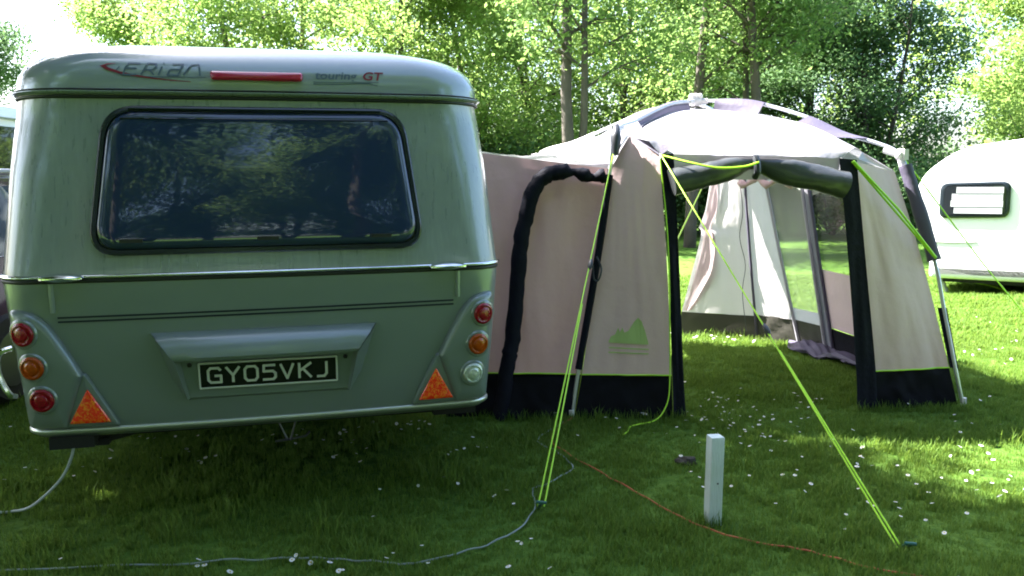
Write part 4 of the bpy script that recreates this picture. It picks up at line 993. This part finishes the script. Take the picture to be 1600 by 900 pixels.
# ------------------------------------------------------------------ grass and daisies
def clump_mesh(seed, n, h, r, wd):
    R = random.Random(seed); V = []; F = []
    for i in range(n):
        a = R.uniform(0, 6.28); q = r*math.sqrt(R.random()); bx, by = q*math.cos(a), q*math.sin(a); H = h*R.uniform(.5, 1.15); t = R.uniform(0, 6.28); ln = H*R.uniform(.1, .8)
        cx, cy = math.cos(t), math.sin(t); ox, oy = -cy*wd/2, cx*wd/2; k = len(V)
        V += [(bx-ox, by-oy, -.004), (bx+ox, by+oy, -.004), (bx+ox*.8+cx*ln*.3, by+oy*.8+cy*ln*.3, H*.6), (bx-ox*.8+cx*ln*.3, by-oy*.8+cy*ln*.3, H*.6), (bx+cx*ln, by+cy*ln, H)]
        F += [(k, k+1, k+2, k+3), (k+3, k+2, k+4)]
    me = bpy.data.meshes.new('grass_clump'); me.from_pydata(V, [], F); me.materials.append(M['grass']); return me
def grass_patch(name, rows, dens, clump, smin, smax, label, dz=-.002):
    V = []; F = []; nx = 26
    for y, xa, xb in rows:
        for i in range(nx+1): x = lerp(xa, xb, i/nx); V.append((x, y, gz(x, y)+dz))
    for j in range(len(rows)-1):
        for i in range(nx): q = j*(nx+1)+i; F.append((q, q+1, q+nx+2, q+nx+1))
    o = mesh(name, V, F, M['ground']); tag(o, label, 'grass', kind='stuff')
    co = bpy.data.objects.new('grass_clump', clump)
    ng = bpy.data.node_groups.new('grass_scatter', 'GeometryNodeTree')
    ng.interface.new_socket('Geometry', in_out='INPUT', socket_type='NodeSocketGeometry'); ng.interface.new_socket('Geometry', in_out='OUTPUT', socket_type='NodeSocketGeometry')
    N = ng.nodes; Lk = ng.links; gi = N.new('NodeGroupInput'); go = N.new('NodeGroupOutput')
    dp = N.new('GeometryNodeDistributePointsOnFaces'); dp.inputs['Density'].default_value = dens
    ii = N.new('GeometryNodeInstanceOnPoints')
    m2p = N.new('GeometryNodeObjectInfo'); m2p.inputs['Object'].default_value = co
    rv_ = N.new('FunctionNodeRandomValue'); rv_.data_type = 'FLOAT_VECTOR'; rv_.inputs[0].default_value = (-.15, -.15, 0); rv_.inputs[1].default_value = (.15, .15, 6.28)
    rs_ = N.new('FunctionNodeRandomValue'); rs_.data_type = 'FLOAT'; rs_.inputs[2].default_value = smin; rs_.inputs[3].default_value = smax
    tx = N.new('ShaderNodeTexNoise'); tx.inputs['Scale'].default_value = 1.7
    ml = N.new('ShaderNodeMath'); ml.operation = 'MULTIPLY'; mr = N.new('ShaderNodeMapRange'); mr.inputs[1].default_value = .35; mr.inputs[2].default_value = .68; mr.inputs[3].default_value = .6; mr.inputs[4].default_value = 1.5
    Lk.new(tx.outputs[0], mr.inputs[0]); Lk.new(mr.outputs[0], ml.inputs[0]); Lk.new(rs_.outputs[1], ml.inputs[1])
    Lk.new(gi.outputs[0], dp.inputs[0]); Lk.new(dp.outputs[0], ii.inputs['Points']); Lk.new(m2p.outputs['Geometry'], ii.inputs['Instance'])
    Lk.new(rv_.outputs[0], ii.inputs['Rotation']); Lk.new(ml.outputs[0], ii.inputs['Scale'])
    Lk.new(ii.outputs[0], go.inputs[0])
    md = o.modifiers.new('scatter', 'NODES'); md.node_group = ng
    return o
def rows(y0, y1, n): return [(y, -.66*y-.9, .66*y+.9) for y in np.linspace(y0, y1, n)]
grass_patch('lawn_grass', rows(2.4, 7.6, 12), 750, clump_mesh(1, 15, .036, .035, .0042), .7, 1.2, 'short shaded lawn grass around the caravan and tent')
grass_patch('lawn_grass', rows(7.62, 13, 12), 260, clump_mesh(2, 20, .055, .06, .008), .7, 1.3, 'sunlit lawn grass behind the tent')
grass_patch('grass_tufts', rows(2.4, 9.5, 12), 16, clump_mesh(5, 16, .085, .05, .0045), .5, 1.2, 'longer grass tufts standing out of the lawn', -.006)
def edge_tufts():
    R_ = random.Random(12); V = []; F = []
    spots = [(.848+.045*math.cos(a), 3.40+.045*math.sin(a)) for a in [i*.42 for i in range(15)]]
    spots += [(lerp(-.3, 1.05, i/60), 4.965-R_.uniform(0, .04)) for i in range(61)]+[(lerp(2.15, 2.9, i/34), 5.10-R_.uniform(0, .05)) for i in range(35)]+[(lerp(1.6, 2.25, i/26), lerp(7.70, 7.45, i/26)-R_.uniform(0, .06)) for i in range(27)]
    for x, y in spots:
        for _ in range(7):
            bx, by = x+R_.gauss(0, .018), y+R_.gauss(0, .012); H = R_.uniform(.03, .085); t = R_.uniform(0, 6.28); ln = H*R_.uniform(.1, .6); cx, cy = math.cos(t), math.sin(t); k = len(V); z = gz(bx, by); wd2 = .0022
            V += [(bx+cy*wd2, by-cx*wd2, z-.005), (bx-cy*wd2, by+cx*wd2, z-.005), (bx-cy*wd2*.7+cx*ln*.3, by+cx*wd2*.7+cy*ln*.3, z+H*.6), (bx+cy*wd2*.7+cx*ln*.3, by-cx*wd2*.7+cy*ln*.3, z+H*.6), (bx+cx*ln, by+cy*ln, z+H)]
            F += [(k, k+1, k+2, k+3), (k+3, k+2, k+4)]
    tag(mesh('edge_grass', V, F, M['grass'], smooth=False), 'unmown grass along the mud walls and round the post', 'grass', kind='stuff')
edge_tufts()
def daisies():
    R = random.Random(3); V = []; F = []; mi = []
    def flower(x, y, s):
        z = gz(x, y)+R.uniform(.022, .05); k = len(V); tx, ty = R.gauss(0, .25), R.gauss(0, .25)
        V.append((x, y, z-.001)); n = 9
        for i in range(n):
            a = 6.283*i/n; c_, s_ = math.cos(a), math.sin(a); rr_ = s*R.uniform(.85, 1.1); V.append((x+rr_*c_, y+rr_*s_, z+rr_*(tx*c_+ty*s_)+.0015))
        for i in range(n): F.append((k, k+1+i, k+1+(i+1) % n)); mi.append(0)
        k = len(V)
        for i in range(6):
            a = 6.283*i/6; V.append((x+s*.34*math.cos(a), y+s*.34*math.sin(a), z+.003+s*.34*(tx*math.cos(a)+ty*math.sin(a))))
        F.append(tuple(k+i for i in range(6))); mi.append(1)
    cl = []
    while len(cl) < 230:
        y = R.uniform(2.6, 9.0); x = R.uniform(-.68*y-.5, .68*y+.5)
        if noise.noise((x*.7+4, y*.7, 1)) > -.12: cl.append((x, y))
    for x, y in cl:
        for _ in range(R.choice((1, 1, 2, 2, 3, 5))): flower(x+R.gauss(0, .07), y+R.gauss(0, .06), R.uniform(.007, .0115))
    for _ in range(70): flower(R.gauss(1.35, .28), R.gauss(4.9, .30), R.uniform(.006, .010))
    for _ in range(60): flower(R.gauss(1.75, .5), R.gauss(3.7, .4), R.uniform(.007, .011))
    for _ in range(26): flower(R.uniform(1.6, 2.3), R.uniform(7.25, 7.55), R.uniform(.010, .014))
    o = mesh('daisies', V, F, [M['petal'], M['yolk']], smooth=False); o.data.polygons.foreach_set('material_index', mi); tag(o, 'white daisies dotted through the lawn', 'daisies', kind='stuff')
daisies()
